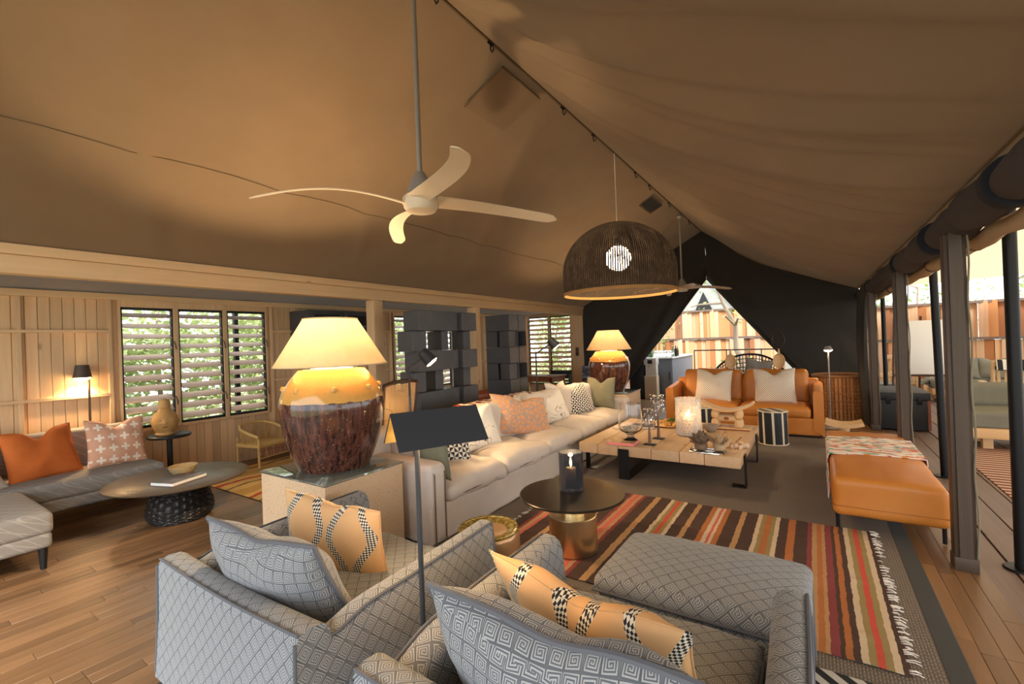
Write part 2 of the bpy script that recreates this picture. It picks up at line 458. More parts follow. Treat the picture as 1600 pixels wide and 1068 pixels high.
# ---- hard things
M['glass'] = mat('clear glass', (1, 1, 1, 1), .02, trans=1, ior=1.45)
M['smoke'] = mat('smoked glass', (.10, .11, .14, 1), .03, trans=.75, ior=1.45)
M['paneglass'] = mat('tinted table glass', (.55, .62, .55, 1), .03, trans=.85, ior=1.45, coat=.3)
M['brass'] = mat('polished brass', c(230, 210, 170), .28, 1)
M['goldglaze'] = mat('gold glaze', fn=lambda h: {'col': h.mix(h.xyz()[2] > .385, h.mix(h.noise(h.coord(), 12, 4), c(182, 144, 108), c(204, 166, 126)), h.mix((h.noise(h.coord(), 30, 5, .7) > .52), c(132, 112, 56), c(176, 150, 84))), 'h': h.noise(h.coord(), 40, 4)}, rough=.2, metal=.45, bump=.15, bdist=.004)
M['bronze'] = mat('dark bronze top', fn=lambda h: {'col': h.mix(h.noise(h.coord(), 12, 5, .7), c(52, 46, 40), c(70, 62, 54))}, rough=.28, metal=.6)
M['darkoval'] = mat('dark stained top', fn=f_wood(c(74, 62, 50), c(96, 82, 66), 0, .6, False, 0), rough=.35)
M['basketblack'] = mat('black woven cane', c(40, 36, 34), .4)
M['terrazzo'] = mat('speckled plaster block', fn=lambda h: {'col': h.mix(h.noise(h.coord(), 90, 4, .75)._m('GREATER_THAN', .6), h.mix(h.noise(h.coord(), 3, 3), c(208, 176, 140), c(222, 192, 158)), c(172, 138, 106)), 'h': h.noise(h.coord(), 60, 4)}, rough=.8, bump=.3, bdist=.004)
def f_jar(h):
    x, y, z = h.xyz()
    n = h.noise(h.comb(x*4, y*4, z*.4), 2, 3); st = h.noise(h.comb(x, y, z*.07), 34, 4, .7)
    g = h.noise(h.coord(), 70, 3)
    band = (z+n*.05-.025) > .535
    dark = h.mix((st-.38)*2.6, c(44, 26, 24), c(128, 78, 62)); dark = h.mix((g > .66)*.5, dark, c(190, 160, 130))
    top = h.mix(g, c(196, 146, 74), c(216, 170, 98))
    return {'col': h.mix(band, dark, top), 'h': g*.6+h.noise(h.coord(), 9, 2)}
M['jar'] = mat('glazed stoneware', fn=f_jar, rough=.1, bump=.18, bdist=.006, coat=.5)
M['shade'] = mat('parchment shade', fn=lambda h: {'col': h.mix(h.noise(h.coord(), 9, 5, .7), c(222, 186, 132), c(240, 214, 168))}, rough=.8, transl=.05)
M['rim'] = mat('shade rim', c(230, 205, 160), .7)
M['bulb'] = mat('lit bulb', (1, .8, .55, 1), .5, emit=(1, .72, .38, 1), estr=30)
M['ledglow'] = mat('lit diffuser', (1, .8, .55, 1), .5, emit=(1, .68, .32, 1), estr=18)
def f_weave(h):
    x, y, z = h.xyz()
    an = h.math('ARCTAN2', y, x)
    t1 = (an*170).sin(); t2 = (z*2*PI*80).sin()
    n = h.noise(h.coord(), 7, 4, .7); n2 = h.noise(h.comb(an*30, z*4, 0.0), 1, 3)
    hole = ((t1*.5+t2*.5+n*1.4+n2*.7) > 1.78)
    return {'col': h.mix(n, c(40, 32, 27), c(78, 62, 48)), 'alpha': 1-hole, 'h': t1+t2}
M['pendant'] = mat('dark woven hessian', fn=f_weave, rough=.95, bump=.2, bdist=.004)
M['pendant_in'] = mat('pale lining rim', c(196, 150, 92), .8, transl=.3)
M['fanwhite'] = mat('cream fan enamel', c(214, 196, 172), .4)
M['fangrey'] = mat('grey fan metal', c(150, 146, 142), .4, .3)
M['slate'] = mat('dark slate metal', fn=lambda h: {'col': h.mix(h.noise(h.coord(), 6, 5, .7), c(66, 66, 69), c(92, 93, 98)), 'rough': h.noise(h.coord(), 10, 3)*.2+.35}, metal=.25)
M['lampgrey'] = mat('charcoal enamel', c(52, 54, 60), .5)
M['goldin'] = mat('gold enamel inside', c(206, 172, 100), .35, .5)
M['tablewood'] = mat('bleached timber', fn=f_wood(c(188, 152, 116), c(216, 184, 146), 1, .7, True, .25), rough=.6, bump=.12)
M['reddesk'] = mat('red brown desk wood', fn=f_wood(c(120, 62, 30), c(152, 84, 44), 0, .7, False, 0), rough=.35)
M['darkcane'] = mat('dark chair frame', c(74, 48, 34), .35)
def f_cane(h):
    x, y, z = h.xyz(); s = .017
    a, b = ((x+y)/s).fract()-.5, (z/s).fract()-.5
    k = ((a*a+b*b) < .085)
    return {'col': c(220, 178, 122), 'alpha': 1-k}
M['cane'] = mat('cane webbing', c(220, 178, 122), .6, fn=f_cane)
M['wicker'] = mat('straw wicker', fn=lambda h: {'col': h.mix(h.noise(h.coord(), 60, 3), c(196, 158, 92), c(222, 188, 120))}, rough=.7)
M['wickb'] = mat('brown wicker', fn=lambda h: {'col': h.mix(h.rand()*.6+h.noise(h.scaled(h.coord(), (4, 4, 1)), 5, 3)*.4, c(122, 78, 44), c(188, 134, 84))}, rough=.65)
M['carvedwood'] = mat('pale carved wood', fn=f_wood(c(206, 166, 116), c(226, 190, 142), 0, .8, False, 0), rough=.55)
M['wax'] = mat('candle wax', c(244, 224, 190), .5, transl=.4)
M['flame'] = mat('flame', (1, .8, .4, 1), .5, emit=(1, .66, .25, 1), estr=40)
M['paper'] = mat('paper edge', c(238, 232, 224), .8)
M['pinkpaper'] = mat('pink page edge', c(240, 140, 140), .7)
M['navycover'] = mat('dark book cover', fn=lambda h: {'col': h.mix(h.noise(h.coord(), 9, 2) > .56, c(62, 54, 62), c(112, 96, 96))}, rough=.35)
M['artcover'] = mat('patterned book cover', fn=lambda h: {'col': h.ramp(h.noise(h.coord(), 18, 2), [(0, c(120, 96, 60)), (.45, c(206, 186, 150)), (.55, c(150, 110, 60)), (1, c(230, 220, 200))])}, rough=.35)
M['stonebowl'] = mat('speckled stone bowl', fn=lambda h: {'col': h.mix(h.noise(h.coord(), 50, 4), c(138, 112, 74), c(190, 164, 120))}, rough=.6)
M['greybowl'] = mat('grey bowl', c(150, 134, 120), .6)
M['clay'] = mat('ochre carved clay', fn=lambda h: {'col': h.mix(h.noise(h.coord(), 14, 4, .7), c(168, 126, 70), c(206, 164, 104)), 'h': h.noise(h.coord(), 30, 4)}, rough=.65, bump=.3, bdist=.004)
M['silver'] = mat('silver leaf', c(206, 204, 204), .25, .9)
M['bronzestem'] = mat('brown metal stem', c(120, 92, 78), .35, .7)
M['petal'] = mat('dry brown petals', fn=lambda h: {'col': h.mix(h.noise(h.coord(), 20, 3), c(92, 74, 58), c(150, 124, 98))}, rough=.8)
M['petal_p'] = mat('pale dry petals', fn=lambda h: {'col': h.mix(h.noise(h.coord(), 20, 3), c(160, 130, 96), c(206, 178, 142))}, rough=.8)
M['bead'] = mat('cream bead', c(222, 190, 160), .5)
M['nut'] = mat('golden snack', fn=lambda h: {'col': h.mix(h.rand(), c(206, 142, 56), c(226, 180, 96))}, rough=.6)
M['herb'] = mat('green herb', c(84, 120, 60), .7)
def f_drum(h):
    x, y, z = h.xyz()
    an = h.math('ARCTAN2', y, x)*(1/(2*PI))
    z2 = (z*45).fract()-.5
    p = (an*9+z*.15).fract()-.5
    k = (p.abs()+z2.abs()*.07) < .13
    return {'col': h.mix(k, c(40, 42, 46), c(232, 218, 194))}
M['drum'] = mat('black and bone zigzag inlay', fn=f_drum, rough=.5)
M['drumtop'] = mat('bone and black stripes', fn=lambda h: (lambda X: {'col': h.mix(((X[0]*38+X[1]*10).sin() > .1), c(226, 214, 192), c(70, 64, 58))})(h.xyz()), rough=.5)
M['bone'] = mat('bone rim', c(230, 214, 188), .5)
def f_throw(h):
    x, y, z = h.xyz()
    v = h.voronoi(h.comb(x*15+z*15, y*55, 0.0), 1)
    sp = h.node('ShaderNodeSeparateColor'); h.nt.links.new(v.outputs['Color'], sp.inputs[0])
    r = V(h, sp.outputs[0])
    col = h.ramp(r, [(0, c(240, 230, 220)), (.34, c(206, 96, 84)), (.46, c(236, 226, 214)), (.6, c(92, 182, 172)), (.7, c(214, 140, 60)), (.78, c(84, 84, 96)), (.86, c(228, 190, 190)), (1, c(240, 232, 226))], 'CONSTANT')
    return {'col': col, 'h': V(h, v.outputs['Distance'])}
M['throw'] = mat('multicolour rag weave', fn=f_throw, rough=.95, bump=.5, bdist=.008)
def f_stripe(h):
    x, y, z = h.xyz()
    k = (y*6.5).fract() < .5
    return {'col': h.mix(k, c(228, 214, 198), c(128, 54, 42))}
M['stripethrow'] = mat('red and white striped throw', fn=f_stripe, rough=.95)
M['leaf'] = mat('leaf', fn=lambda h: {'col': h.mix(h.noise(h.coord('Generated'), 30, 2), c(116, 146, 76), c(180, 196, 124))}, rough=.6, transl=.35)
M['leaf_d'] = mat('grey green leaf', fn=lambda h: {'col': h.mix(h.noise(h.coord('Generated'), 30, 2), c(140, 162, 104), c(206, 212, 152))}, rough=.6, transl=.35)
M['bark'] = mat('pale bark', fn=f_wood(c(138, 120, 104), c(176, 160, 142), 2, .5, False, 0), rough=.9)
M['ground'] = mat('sandy ground', fn=lambda h: {'col': h.mix(h.noise(h.coord(), .8, 5, .7), c(150, 150, 104), c(186, 172, 140))}, rough=1)
M['slab'] = mat('offcut slab timber', fn=lambda h: {'col': (lambda rv: h.mix(h.noise(h.shift(h.scaled(h.coord(), (14, 14, 1.2)), h.comb(rv*9, rv*7, rv*5)), 1, 4, .65), h.ramp(rv, [(0, c(108, 74, 56)), (.3, c(176, 108, 62)), (.55, c(214, 168, 120)), (.8, c(190, 130, 84)), (1, c(226, 202, 176))]), h.ramp(rv, [(0, c(142, 104, 80)), (.4, c(206, 142, 90)), (.7, c(236, 212, 184)), (1, c(150, 92, 56))])))(h.rand())}, rough=.7)
M['whiteboard'] = mat('white painted board', c(238, 240, 240), .5)
M['trunkpaint'] = mat('worn black paint', fn=lambda h: {'col': h.mix(h.noise(h.coord(), 7, 6, .75) > .66, c(44, 46, 50), c(104, 70, 46))}, rough=.6)
M['barblue'] = mat('grey blue bar front', fn=lambda h: {'col': h.mix(h.noise(h.coord(), 4, 4), c(112, 116, 126), c(130, 134, 144))}, rough=.6)
M['bardoor'] = mat('dark bar door', c(66, 66, 68), .6)
M['bartop'] = mat('white bar top', c(214, 212, 208), .35)
M['white'] = mat('white plastic', c(220, 214, 204), .5)
M['creamplastic'] = mat('cream plastic', c(200, 180, 150), .5)
M['concrete'] = mat('grey planter', c(158, 156, 148), .8)
M['tentgrey'] = mat('grey tent cloth', c(150, 152, 150), .9)
M['outstripe'] = mat('red striped mat', fn=lambda h: (lambda X: {'col': h.mix(((X[1]*2*PI*9).sin() > .35), c(120, 72, 58), c(206, 178, 156))})(h.xyz()), rough=.95)
M['kelim_l'] = mat('yellow and red patterned mat', fn=lambda h: (lambda X: {'col': h.ramp((X[0]*1.3+(X[1]*7).sin()*.05+h.noise(h.coord(), 3, 2)*.25).fract(), [(0, c(190, 150, 84)), (.3, c(214, 176, 104)), (.45, c(170, 66, 44)), (.56, c(198, 160, 96)), (.75, c(104, 84, 52)), (.8, c(206, 170, 104)), (1, c(190, 150, 84))], 'CONSTANT'), 'h': h.noise(h.coord(), 100, 2)})(h.xyz()), rough=.95)
def f_bw(h):
    x, y, z = h.xyz()
    k = ((x.abs()+y.abs())*2*PI*9).sin() > 0
    return {'col': h.mix(k, c(190, 186, 180), c(22, 22, 24))}
M['bwmat'] = mat('black and white chevron mat', fn=f_bw, rough=.9)
M['brickpaint'] = mat('sketch paper', fn=lambda h: {'col': h.mix(h.noise(h.scaled(h.coord(), (1, 1, 6)), 3, 3) > .5, c(150, 158, 178), c(84, 90, 108))}, rough=.8)
# ================================================================ structure
def struct(o): o['kind'] = 'structure'; return o
XR, ZRG, XL, ZLB, XE, ZE = -2.14, 4.1, -5.3, 2.53, .8, 2.45
GY = 11.6
zl = lambda x: ZRG+(x-XR)*((ZRG-ZLB)/(XR-XL))
zr = lambda x: ZRG-(x-XR)*((ZRG-ZE)/(XE-XR))
struct(link('ground', box(-30, 30, -20, 40, -.62, -.5), M['ground']))
# ---- floor: slab with single boards
fl = struct(link('floor', box(-7.2, .84, -2.2, 12.0, -.12, -.014), M['subfloor']))
PW = .085
plank_me = {}
def plank(L, wd, th, m, key, bev=.0015):
    k = (key, round(L, 2), round(wd, 3))
    if k not in plank_me:
        plank_me[k] = box(0, wd-.0015, 0, L-.002, -th, 0, bev, 1); plank_me[k].materials.append(m)
    return plank_me[k]
rest = bmesh.new()
row = 0; x = -7.1; nplank = 0
while x < .83:
    y = -2.0+random.choice((0, .2, .4, .6, .8))
    while y < 11.8:
        L = random.choice((.7, .9, 1.1, 1.3))
        L = min(L, 11.85-y)
        seen = (x < -2.55 and .3 < y+L and y < 3.4+(x+2.6)*-.2 and not (x > -5 and y > 3.2)) or (x > .5 and 2.4 < y+L and y < 5.2)
        if seen and nplank < 300:
            link('plank', plank(round(L, 2), PW, .014, M['oak'], 'oak'), None, fl, (x, y, 0)); nplank += 1
        else: add_box(rest, x, x+PW-.0015, y, y+L-.002, -.014, 0)
        y += L
    x += PW; row += 1
o = link('floor_planking', fin(rest, smooth=False), M['oak'], fl); o['kind'] = 'stuff'
# ---- outside deck
dk = struct(link('floor_deck', box(.845, 7.5, -2.2, 14.4, -.2, -.03), M['subfloor']))
x = .85; nd = 0
while x < 6.6:
    wd = .2; y = -2.0+random.choice((0, .7, 1.4))
    while y < 14.2:
        L = random.choice((2.1, 2.7, 3.3)); L = round(min(L, 14.3-y), 2)
        if L > .1: link('deck_plank', plank(L, wd-.008, .028, M['deck'], 'deck', .003), None, dk, (x, y, random.choice((0, -.002, -.004)))); nd += 1
        y += L
    x += wd
bd = struct(link('floor_terrace', box(-7.2, .84, 12.0, 16.2, -.2, -.03), M['subfloor']))
for k in range(30):
    link('deck_plank', plank(4.1, .26, .028, M['deck'], 'deckb', .003), None, bd, (-7.15+k*.266, 12.02, 0))

# ---- roof canvas
def roof_left(a, b):
    y = -2.2+(GY+2.2)*a; x = XR+(XL-XR)*b
    e = math.sin(PI*b)**.6
    k = .03*nz(y*1.1+x*.9, x*.25+3, 0)-.03*max(0, 1-3.5*abs(nz(y*1.3+x*.7, x*.3+5, 2)))
    return (x, y, zl(x)+e*(k-.02))
cl = struct(link('ceiling_left', grid(220, 44, roof_left), M['canvas']))
def roof_right(a, b):
    y = -2.2+(GY+2.2)*a; x = XR+(XE-XR)*b
    e = math.sin(PI*min(1, b*.9+.1))**.7*min(1, b*4)
    q = y*1.0-x*.12+.25*nz(x*.5, y*.25, 4)
    def saw(u):
        u %= 1
        return u/.8 if u < .8 else (1+math.cos(PI*(u-.8)/.2))/2
    f = saw(q*.95+.9*nz(q*.5, x*.2, 3))*(.55+.9*nz(q*.6, x*.5, 8))
    f2 = saw(q*2.3+.8*nz(q*.9, x*.25, 5))*max(0, .5+1.6*nz(q*.7, x*.6, 12))
    k = -.19*f-.09*f2
    return (x, y, zr(x)-.13*math.sin(PI*b)+e*k)
cr = struct(link('ceiling_right', grid(300, 44, roof_right), M['canvas']))
bm = bmesh.new(); add_grid(bm, 120, 3, lambda a, b: (.785+.2*b, -2.2+13.8*a, ZE+.012-.012*b+.004*nz(a*60, b))); thick(bm, .004); link('eave_valance', fin(bm, 60), M['creamroll'], cr)
# seams, ridge rope, hooks, vent flaps
bm = bmesh.new(); add_tube(bm, [(roof_left(i/60, .614)[0], roof_left(i/60, .614)[1], roof_left(i/60, .614)[2]-.010) for i in range(61)], .003, 6)
link('seam', fin(bm), M['canvas_seam'], cl)
struct(link('trim_1', tube([(XR, -2.2, ZRG-.015), (XR, GY, ZRG-.008)], .012, 8), M['canvas_seam']))
hook_me = None
for y in (2.4, 3.06, 4.35, 5.15, 6.7, 7.4, 8.6, 10.2):
    if hook_me is None:
        bm = bmesh.new(); add_tube(bm, [(0, 0, 0), (0, .0, -.06), (.012, 0, -.085), (.03, 0, -.075), (.03, 0, -.05)], .006, 6); add_tube(bm, [(0, -.03, -.01), (0, .03, -.01)], .012, 6)
        hook_me = fin(bm); hook_me.materials.append(M['steel'])
    h_ = link('ridge_hook', hook_me, None, None, (XR+.01, y, ZRG-.03)); tag(h_, 'small dark metal hook under the tent ridge', 'hook', 'hooks along the tent ridge')
def on_left(x, y, dz=-.012): return Vector((x, y, zl(x)-.03+dz))
def flap(name, x0, x1, y0, y1, m, dz, label):
    bm = bmesh.new()
    add_grid(bm, 8, 8, lambda a, b: on_left(x0+(x1-x0)*b, y0+(y1-y0)*a, dz-.012*math.sin(PI*a)*b)); thick(bm, .006)
    return tag(link(name, fin(bm), m), label, 'vent')
v1 = flap('vent_flap', -2.19, -2.62, 3.32, 3.95, M['canvas_flap'], -.012, 'brown canvas vent flap in the roof above the ceiling fan')
link('flap_hem', tube([on_left(-2.19, 3.3, -.03), on_left(-2.19, 3.97, -.03), ], .008, 6), M['canvas_seam'], v1)
link('flap_hem', tube([on_left(-2.19, 3.31, -.03), on_left(-2.62, 3.31, -.03)], .006, 6), M['canvas_seam'], v1)
v2 = flap('vent_opening', -2.22, -2.42, 7.88, 8.45, M['black'], -.016, 'small dark square vent in the roof near the pendant lamp')
link('vent_frame', tube([on_left(-2.22, 7.86, -.02), on_left(-2.44, 7.86, -.02), on_left(-2.44, 8.47, -.02), on_left(-2.22, 8.47, -.02)], .008, 6, True), M['canvas_seam'], v2)
# soffit over the aisle
struct(link('ceiling_aisle', grid(60, 6, lambda a, b: (-5.36-1.84*b, -2.2+13.8*a, 2.52-.14*b+.012*nz(a*30, b*2))), M['canvas_grey']))
# ---- beam and posts
bmw = struct(link('trim_2', box(-5.42, -5.28, -2.2, GY, 2.30, 2.45, .006), M['pine_h']))
link('beam_ledge', box(-5.42, -5.255, -2.2, GY, 2.452, 2.535, .006), M['pine_h'], bmw)
for i, (a, b) in enumerate(((4.40, 4.57), (6.74, 6.92))):
    struct(link('trim_%d' % (i+3), box(-5.46, -5.29, a, b, 0, 2.3, .004), M['pine']))
# ---- left wall
WX = -7.1
holes = [(1.98, 3.80, .70, 2.22), (6.35, 8.25, .70, 2.24)]
bm = bmesh.new()
for a, b in ((-2.2, 1.98), (3.80, 6.35), (8.25, GY)): add_box(bm, WX-.09, WX-.022, a, b, 0, 2.4)
for a, b, z0, z1 in holes:
    add_box(bm, WX-.09, WX-.022, a, b, 0, z0); add_box(bm, WX-.09, WX-.022, a, b, z1, 2.4)
wl = struct(link('wall_left', fin(bm), M['subfloor']))
bfull = box(0, .02, 0, .097, 0, 2.38, .004, 1); bfull.materials.append(M['pine'])
blow = box(0, .02, 0, .097, 0, .69, .004, 1); blow.materials.append(M['pine'])
y = .2
while y < GY-.05:
    inh = any(a-.02 < y+.05 < b+.02 for a, b, _, _ in holes)
    link('board', blow if inh else bfull, None, wl, (WX-.02, y, 0)); y += .1
for y in (.35, 1.145, 1.90, 3.86, 4.62, 5.42, 6.27, 8.32, 9.1, 10.0):
    link('stud', box(WX, WX+.055, y-.02, y+.02, 0, 2.30, .003, 1), M['pine'], wl)
for z in (1.92, 1.165):
    for a, b in ((-.5, 1.88), (3.88, 6.25), (8.34, 11.5)):
        link('rail', box(WX, WX+.06, a, b, z-.018, z+.018, .003, 1), M['pine_h'], wl)
link('top_rail', box(WX-.01, WX+.07, -2.2, GY, 2.30, 2.375, .004, 1), M['pine_h'], wl)
slat_me = {}
def louvre_window(idx, wy0, wy1, z0, z1, n, cols, x=WX, axis='y', handles=True, slat='louvre', thickf=.022):
    """bank of adjustable louvre windows; local axis along the wall"""
    for k in range(cols):
        a = wy0+(wy1-wy0)*k/cols; b = wy0+(wy1-wy0)*(k+1)/cols
        wdt = b-a
        rz = 0 if axis == 'y' else PI/2
        loc = (x, (a+b)/2, 0) if axis == 'y' else ((a+b)/2, x, 0)
        fr = bmesh.new(); W2 = wdt/2-.03
        for sy in (-1, 1): add_box(fr, -.03, .03, sy*W2-.016 if sy > 0 else -W2, W2 if sy > 0 else -W2+.016, z0, z1)
        add_box(fr, -.03, .03, -W2, W2, z1-.03, z1); add_box(fr, -.03, .03, -W2, W2, z0, z0+.03)
        win = struct(link('window_%d' % (idx+k), fin(fr), M['black'], None, loc, (0, 0, rz)))
        mb = bmesh.new()
        for sy in (-1, 1): add_box(mb, -.06, .04, sy*(wdt/2-.015)-.015, sy*(wdt/2-.015)+.015, z0-.03, z1+.085, .003, 1)
        add_box(mb, -.06, .05, -wdt/2+.03, wdt/2-.03, z0-.04, z0, .003, 1); add_box(mb, -.06, .05, -wdt/2+.03, wdt/2-.03, z1, z1+.085, .003, 1)
        link('casing', fin(mb), M['pine'], win)
        key = (round(wdt, 2), slat)
        if key not in slat_me:
            slat_me[key] = box(-.062, .062, -W2+.018, W2-.018, -.004, .004, .002, 1); slat_me[key].materials.append(M[slat])
        pitch = (z1-z0-.06)/n
        for j in range(n):
            link('slat', slat_me[key], None, win, (0, 0, z0+.03+pitch*(j+.5)), (0, math.radians(33 if j < n*.5 else 28), 0))
        if handles:
            for zz in (z0+(z1-z0)*.2, z0+(z1-z0)*.68):
                link('crank_handle', tube([(.035, W2+.005, zz+.06), (.06, W2+.012, zz), (.05, W2+.02, zz-.05)], .006, 5), M['black'], win)
louvre_window(1, 1.98, 3.80, .70, 2.22, 11, 3)
louvre_window(4, 6.35, 8.25, .70, 2.24, 12, 3)
# centre pole behind the third window
tag(link('shutter_post', box(-7.42, -7.36, 3.46, 3.52, -.5, 2.6), M['black']), 'slim black post outside behind the louvre window', 'post')
# end wall of the aisle
bm = bmesh.new(); add_box(bm, -7.1, -5.30, GY+.0, GY+.07, 0, .36); add_box(bm, -7.1, -5.30, GY, GY+.07, 2.36, 2.56); add_box(bm, -5.66, -5.30, GY, GY+.07, .36, 2.36)
we = struct(link('wall_back_aisle', fin(bm), M['pine']))
louvre_window(7, -7.1, -5.66, .38, 2.33, 14, 2, GY+.03, 'x', False, 'louvre')
sp = thing('switch_plate', 'bronze double light switch on the pine end wall', 'switch', (-5.50, GY-.004, 1.30))
link('plate', box(-.05, .05, -.012, 0, -.12, .12, .004), M['bronzestem'], sp)
for z in (-.05, .05): link('switch', box(-.02, .02, -.02, -.01, z-.025, z+.025, .002), M['black'], sp)
# ---- dark gable with its tied-back opening
AX, AZ = -2.07, 2.95
def zlow(x):
    if x < AX: return max(0, AZ-(AX-x)*(AZ-.29)/(AX+4.25))
    return max(0, AZ-(x-AX)*(AZ-.83)/(-.38-AX))
def gab(x0, x1, flip):
    def f(a, b):
        x = x0+(x1-x0)*a; zt = (zl(x) if x < XR else zr(x)-.13*math.sin(PI*(x-XR)/(XE-XR)))+.05; z0 = min(zlow(x), zt-.02)
        z = z0+(zt-z0)*b
        s = max(0, 1-abs(z-z0)*.6) if z0 > .02 else .25
        k = .05*s*math.sin((x*1.5+z*.9*flip)*9)*(1-b)+.015*nz(x*2, z*1.5)
        return (x, GY+k, z)
    return f
bm = bmesh.new(); add_grid(bm, 70, 40, gab(XL+.0, AX, -1)); add_grid(bm, 70, 40, gab(AX, XE, 1)); thick(bm, .012)
wb = struct(link('wall_back', fin(bm, 60), M['gable']))
bm = bmesh.new(); add_grid(bm, 20, 14, lambda a, b: ((lambda xl: xl+(.45-xl)*a)(AX+(AZ-(.75+1.4*b))/((AZ-.83)/(-.38-AX))+.10), GY-.035+.01*nz(a*6, b*6), .75+1.4*b)); thick(bm, .006)
link('gable_window_panel', fin(bm, 60), M['gable'], wb)
link('opening_hem', tube([gab(XL, AX, -1)(i/30*.0+ (1-.72*i/30), 0) for i in range(31)], .014, 6), M['gable'], wb)
link('opening_hem', tube([gab(AX, XE, 1)(.8*i/30, 0) for i in range(31)], .014, 6), M['gable'], wb)
# ---- right side: inner posts, gathered side curtain, rolled-up side walls, outer poles, awning
def tent_post(y, label):
    t = thing('tent_post', label, 'post', (.79, y, 0))
    link('post', box(-.055, .055, -.05, .05, .0, 2.21, .004), M['brownpost'], t)
    link('batten', box(-.035, .035, -.066, -.05, .02, 2.22, .003, 1), M['brownpost'], t)
    link('edge_cord', tube([(.058+.006*math.sin(i*1.1), -.06, 2.2-.1*i) for i in range(22)], .006, 6), M['bamboo'], t)
    link('post_foot', box(-.062, .058, -.072, .052, 0, .09, .004), M['brownpost'], t)
    return t
tent_post(4.15, 'tall brown timber tent post beside the near corner of the tan leather bench')
tent_post(6.42, 'tall brown timber tent post between the leather bench and the black trunk')
tent_post(9.25, 'brown timber tent post beside the gathered side curtain and woven basket')
sc_ = thing('side_curtain', 'dark grey canvas side curtain gathered beside the big woven basket', 'curtain', (.72, 9.4, 0))
def curt(a, b):
    y = 1.1*a; z = .03+2.3*b
    wv = .06*math.sin(a*26)*(1-.3*b)
    return (.02+wv-.05*math.sin(PI*b), y*(.35+.65*b)+.1, z)
bm = bmesh.new(); add_grid(bm, 60, 16, curt); thick(bm, .008)
link('curtain_cloth', fin(bm, 60), M['gable'], sc_)
link('leading_edge', tube([(.05+.01*math.sin(i*1.3), .08, 2.25-i*.11) for i in range(21)], .009, 6), M['bamboo'], sc_)
rl = thing('rolled_canvas', 'dark rolled-up canvas side curtain strapped under the open eave', 'canvas roll', (.84, 0, 2.30))
bm = bmesh.new(); pts = []; rs = []
for i in range(261):
    y = -1.6+13.1*i/260; u = (y*1.25) % 1
    pts.append((.012*math.sin(y*3), y, .018*nz(y*.9, 3)-.006*math.sin(PI*u))); rs.append(.088+.036*math.sin(PI*u)**.5+.01*nz(y*3, 8))
add_tube(bm, pts, rs, 16); link('roll', fin(bm, 70), M['rollcloth'], rl)
for y in (1.6, 3.2, 4.85, 6.4, 7.75, 9.4): link('strap', tube([(0, y-.045, -.0), (0, y+.045, -.0)], .130, 18), M['navy'], rl)
cr_ = thing('cream_roll', 'cream canvas roll hanging beside the dark rolled canvas', 'canvas roll', (.988, 0, 2.195))
bm = bmesh.new(); add_tube(bm, [(.01*math.sin(i), -1.6+12.2*i/120, .008*math.sin(i*.7)) for i in range(121)], [.056+.004*math.sin(i*.9) for i in range(121)], 12)
link('roll', fin(bm, 70), M['creamroll'], cr_)
for y in (1.9, 3.3, 4.5, 5.9, 7.3, 8.7): link('tie', tube([(0, y, 0), (0, y+.03, 0)], .063, 14), M['canvas_seam'], cr_)
def pole(x, y, dx, label):
    t = thing('awning_pole', label, 'pole', (x, y, 0))
    link('tube', tube([(0, 0, 0), (dx, 0, 2.62)], .036, 12), M['steel'], t)
    link('base_plate', lathe([(.0, .012), (.085, .012), (.09, .006), (.09, 0), (0, 0)], 24), M['steel'], t)
pole(1.09, 4.29, 0, 'round black steel pole with a base plate on the deck boards')
pole(1.13, 6.6, -.04, 'leaning black steel pole between timber tent posts')
pole(1.13, 8.88, 0, 'black steel pole standing in front of the dark wooden trunk')
pole(1.13, 11.2, 0, 'black steel pole standing beyond the wooden trunk')
struct(link('ceiling_awning', grid(40, 90, lambda a, b: (.86+6.5*a, -2.2+16.2*b, 2.55+.10*math.sin(PI*a)-.03*abs(math.sin(b*PI*7))*math.sin(PI*a)+.02*nz(a*6, b*40))), M['awning']))
